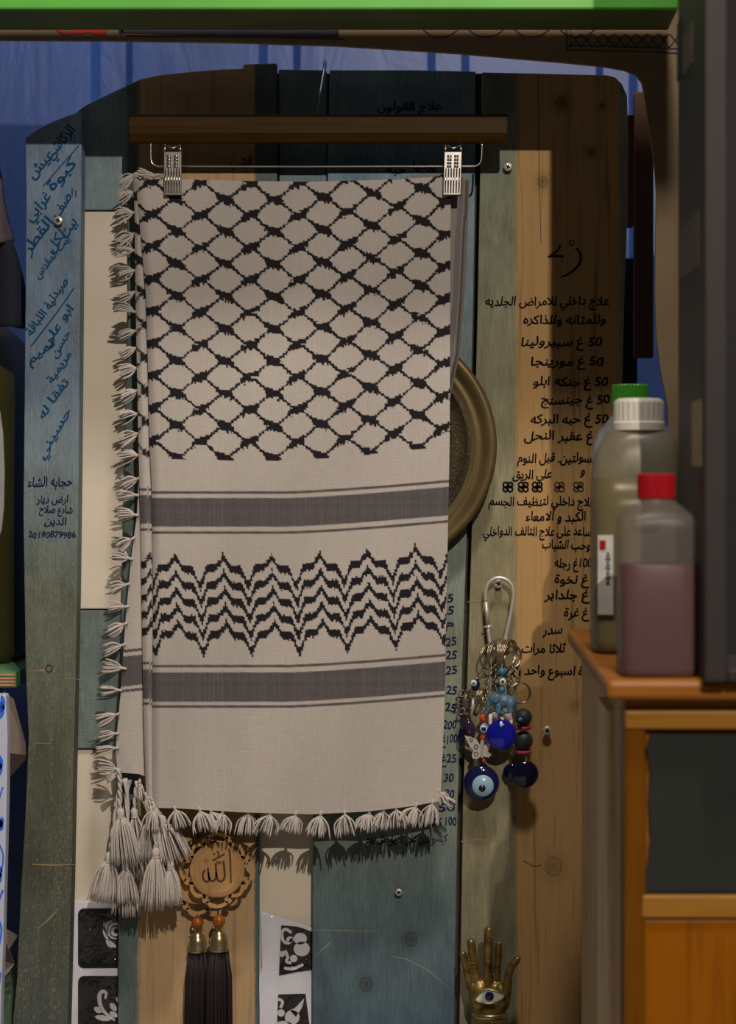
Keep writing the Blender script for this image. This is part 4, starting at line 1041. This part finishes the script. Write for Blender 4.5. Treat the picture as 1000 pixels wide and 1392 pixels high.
rings(k5, (676, 886), 18, 3, 1.5); chain(k5, [(676, 902, .018), (674, 925, .022), (674, 955, .020), (675, 968, .018)])
MB().prism([(664, 972), (672, 968), (684, 972), (695, 970), (697, 982), (692, 994), (690, 1012), (672, 1012), (668, 992), (664, 984)], .020, .017).build('charm', M_pk, k5, bevel=.0006)
MB().ball(W(660, 1008, .016), (6 * S, 3 * S, 16 * S), 12, 8).build('charm', M_pk, k5, True)
k6 = thing('keychain', W(690, 905, KD), 'key chain of small brass rings ending in a midnight blue disc at the back', 'keychain', GK)
rings(k6, (684, 889), 17, 2, 1.45); rings(k6, (694, 893), 16, 2, .6)
chain(k6, [(690, 905, .012), (694, 940, .012), (695, 985, .012), (695, 1026, .012)])
rings(k6, (652, 946), 10, 4, 1.1, .9, .024)
MB().disc(W(696, 1050, .010), [(9 * S, -.003), (12 * S, -.001), (12.5 * S, .0005), (11 * S, .003), (.4 * S, .004)], 32).build('glass_disc', M_dk, k6, True)

# ================================================================== WOODEN MEDALLIONS WITH TASSELS
M_md = wood('laser_cut_wood', A(138, 100, 60), A(116, 80, 44), 'z', seed=31, rough=.6, bump=.05)
M_burn = mat('burnt_edge', A(66, 40, 22), .8)
M_am = mat('amber_bead', A(104, 50, 8), .12, var=.2, vscale=200, spec=.6)
M_bell = mat('brass_bell', (.50, .42, .24), .25, .9, var=.06)
M_ts = mat('dark_brown_thread', A(22, 14, 13), .7, var=.25, vscale=200)
def medallion(cx_, cy_, d, bells, tasselbox, label, script):
    o = thing('hanging_ornament', W(cx_, cy_ - 50, d), label, 'ornament', 'wooden medallions with tassels'); u = U(d); c = W(cx_, cy_, d)
    mb = MB(); mb.disc(c, [(37 * u, -.003), (37 * u, 0), (36.5 * u, .0004), (.3 * u, .0004)], 56)
    for q in range(8):
        a = q * math.pi / 4; big = q % 2 == 0
        R0, rr = (32, 17.5) if big else (33, 11.5)
        pts = [(cx_ + R0 * math.cos(a) + rr * math.cos(w), cy_ + R0 * math.sin(a) + rr * math.sin(w)) for w in np.linspace(a - 2.05, a + 2.05, 22)]
        mb.ribbon(pts, 4.6, d, .003)
        if big:
            for sg in (-1, 1):
                e = a + sg * .36; mb.ribbon([(cx_ + 43 * math.cos(e) + 4 * math.cos(w), cy_ + 43 * math.sin(e) + 4 * math.sin(w)) for w in np.linspace(0, 5.6, 12)], 2.2, d, .003)
    md = mb.build('medallion', M_md, o)
    if script:
        k_ = MB(); e = d + .0009
        def st(p, w): k_.ribbon(spline(p, 5), w, e)
        st([(311, 1154), (313, 1172), (313.5, 1200)], 2.2)                                                     # alif
        st([(303.5, 1170), (305, 1184), (305, 1193), (301, 1198), (296, 1196), (294, 1188), (293, 1174)], 2.6)   # lam
        st([(294, 1186), (293, 1194), (289, 1198), (285, 1195), (283, 1186), (282.5, 1180)], 2.6)                # lam
        st([(283, 1186), (284, 1196), (280, 1198.5), (276, 1194), (276, 1186), (279, 1183)], 2.6)                # ha
        st([(289, 1170), (296, 1166), (305, 1161)], 2.4); st([(295, 1157), (297, 1161), (296, 1164)], 2)
        st([(293, 1176), (295, 1171), (297, 1175), (299, 1171), (300, 1174)], 1.2); k_.ribbon([(290, 1160), (292, 1162)], 2.4, e)
        k_.build('calligraphy', M_burn, md)['label'] = 'dark Arabic calligraphy'
        k_ = MB()
        k_.ring(c + Vector((0, -.0006, 0)), 35 * u, .35 * u, None, 60, 4); k_.ring(c + Vector((0, -.0006, 0)), 32 * u, .25 * u, None, 60, 4)
        for q in range(6):
            a = q * 1.047; k_.ribbon([(280, 1170), (280 + 5 * math.cos(a), 1170 + 5 * math.sin(a))], .7, e)
        k_.build('engraving', mat('engraved_line', A(112, 72, 36), .8), md)
    k_ = MB(); k_.tube(spline([W(cx_, cy_ - 46, d - .001), W(cx_ + 3, cy_ - 70, d - .004), W(cx_ + 8, cy_ - 130, d - .008)], 5), 1.1 * u, 6)
    k_.build('cord', M_ts, o, True)
    MB().tube([W(cx_, cy_ + 46, d - .001), W((bells[0][0] + bells[-1][0]) / 2, bells[0][1] - 22, d - .001)], 1 * u, 6).build('cord', M_ts, o, True)
    for (bx, by, br) in bells:
        bead(o, bx, by - 26, d, br * .68, M_am); 
        p = W(bx, by, d); h_ = br
        bl = MB().loft([(p + Vector((0, 0, z * h_ * u)), r * h_ * u, r * h_ * u, 1) for z, r in ((-1.05, 1.02), (-1.0, 1.08), (-.75, .98), (0, .93), (.55, .78), (.95, .45), (1.15, .18))], 24).build('bell_cap', M_bell, o, True)
        mb = MB(); mb.ring(p + Vector((0, 0, 1.35 * h_ * u)), .28 * h_ * u, .1 * h_ * u, None, 14, 5)
        for sg in (-1, 1): mb.ball(W(bx + sg * 7, by - 17, d + .003), 2 * u, 8, 6)
        mb.build('loop', M_bell, bl, True)
        tx0, tx1 = bx - br * .85, bx + br * .85
        sk = MB()
        for i in range(80):
            a = random.uniform(-1, 1); b_ = random.uniform(-1, 1) * math.sqrt(1 - .8 * a * a)
            yb_ = 1480 + random.uniform(-8, 8)
            sk.tube([W(bx + a * br * .8, by + br * .8, d) + Vector((0, -b_ * br * .8 * u, 0)), W(bx + a * (br + 2.5), by + 50, d) + Vector((0, -b_ * br * u, 0)), W(bx + a * (br + 4) + random.uniform(-1, 1), yb_, d) + Vector((0, -b_ * br * u, 0))], [1.5 * u, 1.7 * u, 1.5 * u], 5)
        sk.build('tassel', M_ts, o, True)['label'] = 'dark brown thread tassel'
medallion(295, 1183, .034, [(297.5, 1278, 13.2)], None, 'wooden scalloped medallion engraved with Arabic calligraphy above the right dark tassel', True)
medallion(268, 1192, .018, [(268.5, 1280, 12.6)], None, 'wooden scalloped medallion behind the engraved one with the left dark tassel', False)

# ================================================================== BRASS HAND
HDp = .034; u = U(HDp)
bh = thing('hand_ornament', W(665, 1392, HDp), 'brass hand ornament with an eye in its palm below the key rings', 'ornament')
t = NT('aged_gold_brass'); p = t.pos((1, 1, 1), False); nz = t.noise(p, 130, 4); n2 = t.noise(p, 700, 2)
t.set(Base_Color=t.ramp(nz, [(.32, (.12, .08, .02)), (.66, (.27, .19, .055))]), Metallic=.6, Roughness=.36); t.bump(n2, .15, .0005); M_hb = t.m
mb = MB()
def cap_(pts, rs, sq=1):
    P = [W(x, y, HDp + f) for x, y, f in pts]
    Q = spline(P, 5); R_ = [float(np.interp(i / (len(Q) - 1), np.linspace(0, 1, len(rs)), rs)) * u for i in range(len(Q))]
    mb.tube(Q, R_, 14); mb.ball(Q[-1], R_[-1], 14, 10); mb.ball(Q[0], R_[0], 14, 10)
cap_([(652, 1364, 0), (642, 1345, 0), (634, 1318, .002), (629, 1297, .005)], [9, 7.2, 5.6, 5.4, 4.9])
cap_([(658, 1364, 0), (650, 1342, 0), (644, 1308, .001), (640, 1281, .006)], [9, 7.4, 6.2, 6.2, 5.8])
cap_([(664, 1364, 0), (662.5, 1342, .001), (663.5, 1302, .003), (664, 1264.5, .009)], [9, 7.6, 6.6, 6.6, 6.0])
cap_([(670, 1364, 0), (673, 1342, -.002), (676, 1312, -.005), (677.5, 1284, -.004)], [9, 7.4, 6.0, 5.8, 5.2])
cap_([(674, 1368, 0), (686, 1352, .004), (690, 1335, .006), (693, 1318, .005), (703, 1304, .003)], [10, 9, 7, 5.6, 5.2, 4.8])
mb.ball(W(665, 1356, HDp + .001), (27 * u, 10 * u, 22 * u), 24, 16); mb.ball(W(652, 1354, HDp + .002), (15 * u, 9.5 * u, 22 * u), 20, 14); mb.ball(W(681, 1356, HDp + .003), (13 * u, 11 * u, 20 * u), 20, 14)
wr = [((W(665, y, HDp)), hx * u, hy * u, 1) for y, hx, hy in ((1384, 23, 15), (1376, 22, 14), (1366, 24, 12), (1356, 25, 9))]
mb.loft(wr, 30)
hd = fused(mb, 'palm', .0009, M_hb, bh, 4)
# joint creases and nails
mb = MB()
for (x, y, w, f) in ((664, 1279, 11, .0155), (664, 1306, 12, .0135), (664, 1309, 11, .0135), (644, 1310, 11, .0122), (645, 1314, 11, .0120), (676, 1309, 10, .0055), (634, 1319, 9.5, .0112)):
    mb.tube(spline([W(x - w / 2 + .8, y + .4, HDp + f - .0052), W(x, y, HDp + f - .003), W(x + w / 2 - .8, y + .4, HDp + f - .0052)], 4), .7 * u, 6)
mb.build('finger_joints', M_hb, bh, True)
mb = MB().loft([((W(665, y, HDp)), hx * u, hx * .66 * u, 1) for y, hx in ((1383, 22.5), (1382, 24.2), (1379.5, 24.8), (1377, 24.2), (1376, 22.5))], 40); mb.build('bangle', M_bell, bh, True)['label'] = 'shiny brass bangle'
mb = MB().loft([((W(665, y, HDp)), hx * u, hx * .64 * u, 1) for y, hx in ((1470, 30), (1462, 30), (1440, 26), (1400, 25.5), (1386, 25), (1381, 23))], 40); mb.build('cuff', M_hb, bh, True)
MB().box(W(665, 1450, HDp) + Vector((0, HDp * .5, 0)), (12 * u, HDp * .5, 8 * u)).build('bracket', M_hb, bh)
al = [(645, 1360), (651, 1352), (658, 1346.5), (665, 1345.5), (674, 1348), (687, 1352.5), (682, 1359), (674, 1362.5), (664, 1364.5), (654, 1363)]
e = MB().prism(al, HDp + .0125, HDp + .004).build('eye_inlay', M_wh, bh, bevel=.0012); e['label'] = 'white enamel eye'
MB().disc(W(665, 1354, HDp + .0122), [(6 * u, -.001), (6 * u, .0008), (5 * u, .0013), (.2 * u, .0014)], 24).build('iris', M_nav, e, True)
pts = [W(x, y, HDp + .0122) for x, y in al]; MB().tube(pts, .9 * u, 6, closed=True).build('eye_rim', M_bell, bh, True)

# ================================================================== STENCIL PACKS between the planks
M_card = mat('glossy_white_card', A(166, 156, 156), .35, var=.04); M_blk = mat('black_stencil', A(15, 13, 13), .35, var=.1, spec=.2); M_des = mat('grey_white_print', A(150, 138, 132), .5, var=.05)
def sleeve():
    t = NT('clear_wrap'); tr = t.node('ShaderNodeBsdfTransparent'); gl = t.node('ShaderNodeBsdfGlossy'); gl.inputs['Roughness'].default_value = .12
    mx = t.node('ShaderNodeMixShader'); mx.inputs[0].default_value = .07
    t.t.links.new(tr.outputs[0], mx.inputs[1]); t.t.links.new(gl.outputs[0], mx.inputs[2]); t.t.links.new(mx.outputs[0], t.out.inputs[0])
    bp = t.node('ShaderNodeBump'); bp.inputs['Strength'].default_value = .8; bp.inputs['Distance'].default_value = .004
    t.t.links.new(t.noise(t.pos((1, 1, 1), False), 60, 3, 1), bp.inputs['Height']); t.t.links.new(bp.outputs[0], gl.inputs['Normal'])
    return t.m
M_sl = sleeve()
def rrect(x0, y0, x1, y1, r):
    return [(cx_ + r * math.cos(a), cy_ + r * math.sin(a)) for cx_, cy_, a0 in ((x1 - r, y1 - r, 0), (x0 + r, y1 - r, 1.571), (x0 + r, y0 + r, 3.142), (x1 - r, y0 + r, 4.712)) for a in np.linspace(a0, a0 + 1.571, 6)]
SDp = -.012
sp = thing('stencil_pack', W(130, 1500, SDp), 'black stencil pack with white rose behind the narrow blue plank', 'stencil pack', 'stencil packs between the planks')
MB().prism([(97, 1224), (170, 1230), (200, 1236), (200, 1560), (94, 1560)], SDp, SDp - .002).build('card', M_card, sp)
for y0, y1 in ((1235, 1316), (1327, 1440), (1450, 1550)):
    MB().prism(rrect(106, y0, 198, y1, 8), SDp + .001, SDp).build('stencil', M_blk, sp)
mb = MB(); e = SDp + .0016
for r, a0, a1 in ((5, 0, 5.5), (10, 1.4, 6.6), (15, 2.0, 4.4)): mb.ribbon([(157 + r * math.cos(a), 1266 + r * math.sin(a)) for a in np.linspace(a0, a1, 18)], [1 + 3.4 * math.sin(i / 17 * 3.1416) for i in range(18)], e)
mb.ribbon(spline([(145, 1277), (149, 1283), (158, 1287)], 5), [2, 4, 5, 6, 7, 8, 8, 7, 5, 3, 1], e)
mb.ribbon([(141, 1254), (142, 1262), (145, 1272)], [1, 3, 1], e)
mb.build('printed_rose', M_des, sp)['label'] = 'white printed rose'
mb = MB()
mb.ribbon(spline([(143, 1358), (144, 1350), (139, 1348), (135, 1354), (137, 1368), (144, 1378), (156, 1387)], 5), [2 + 3 * math.sin(i / 30 * 3.14) + .5 for i in range(31)], e)
for a, b_ in (((128, 1370), (138, 1376)), ((129, 1382), (150, 1386)), ((150, 1364), (158, 1374)), ((149, 1376), (160, 1382)), ((158, 1356), (168, 1366))): mb.ribbon(spline([a, ((a[0] + b_[0]) / 2, (a[1] + b_[1]) / 2), b_], 4), [1, 4, 6, 7, 8, 7, 6, 4, 1], e)
mb.build('printed_leaves', M_des, sp)['label'] = 'white printed leaves'
def wrap(par, x0, y0, x1, y1, d):
    grid(lambda u_, v_: W(x0 + (x1 - x0) * u_, y0 + (y1 - y0) * v_ + 14 * u_ * 0, d + .0012 * math.sin(u_ * 9 + v_ * 5) + .0012 * math.sin(v_ * 23)), 16, 30).build('clear_sleeve', M_sl, par, True)
wrap(sp, 98, 1226, 158, 1556, SDp + .0045)
sp = thing('stencil_pack', W(390, 1500, SDp), 'folded black and white stencil pack left of the teal plank', 'stencil pack', 'stencil packs between the planks')
MB().prism([(354, 1238), (382, 1247), (426, 1262), (428, 1560), (350, 1560), (353, 1380), (352, 1330), (356, 1316)], SDp, SDp - .002).build('card', M_card, sp)
MB().prism([(382, 1258), (405, 1260), (428, 1268), (428, 1318), (405, 1321), (379, 1326)], SDp + .001, SDp).build('stencil', M_blk, sp)
MB().prism([(378, 1352), (415, 1351), (424, 1420), (428, 1500), (372, 1500)], SDp + .001, SDp).build('stencil', M_blk, sp)
mb = MB()
for p, w in (([(396, 1268), (388, 1263), (383, 1268), (385, 1279), (392, 1282), (397, 1276)], 4), ([(387, 1292), (391, 1301), (389, 1307), (396, 1309)], 4), ([(386, 1316), (398, 1317), (412, 1311)], 4)): mb.ribbon(spline(p, 4), w, e)
for x, y, rx, ry in ((394, 1277, 5, 4), (399, 1303, 5, 5), (408, 1276, 9, 8), (410, 1290, 11, 10), (383, 1297, 4, 4), (382, 1377, 5, 5), (397, 1383, 10, 10), (385, 1396, 14, 8)): 
    mb.prism([(x + rx * math.cos(a), y + ry * math.sin(a)) for a in np.linspace(0, 5.9, 16)], e, e - .0003)
mb.ribbon(spline([(398, 1378), (406, 1370), (413, 1358)], 4), [12, 11, 9, 8, 7, 6, 4, 2, 1], e); mb.ribbon(spline([(378, 1358), (384, 1362), (381, 1370)], 4), 4, e)
mb.build('printed_flower', M_des, sp)['label'] = 'white printed flowers'
wrap(sp, 355, 1242, 422, 1556, SDp + .0045)

for o in bpy.data.objects:
    if '_w' in o: del o['_w']
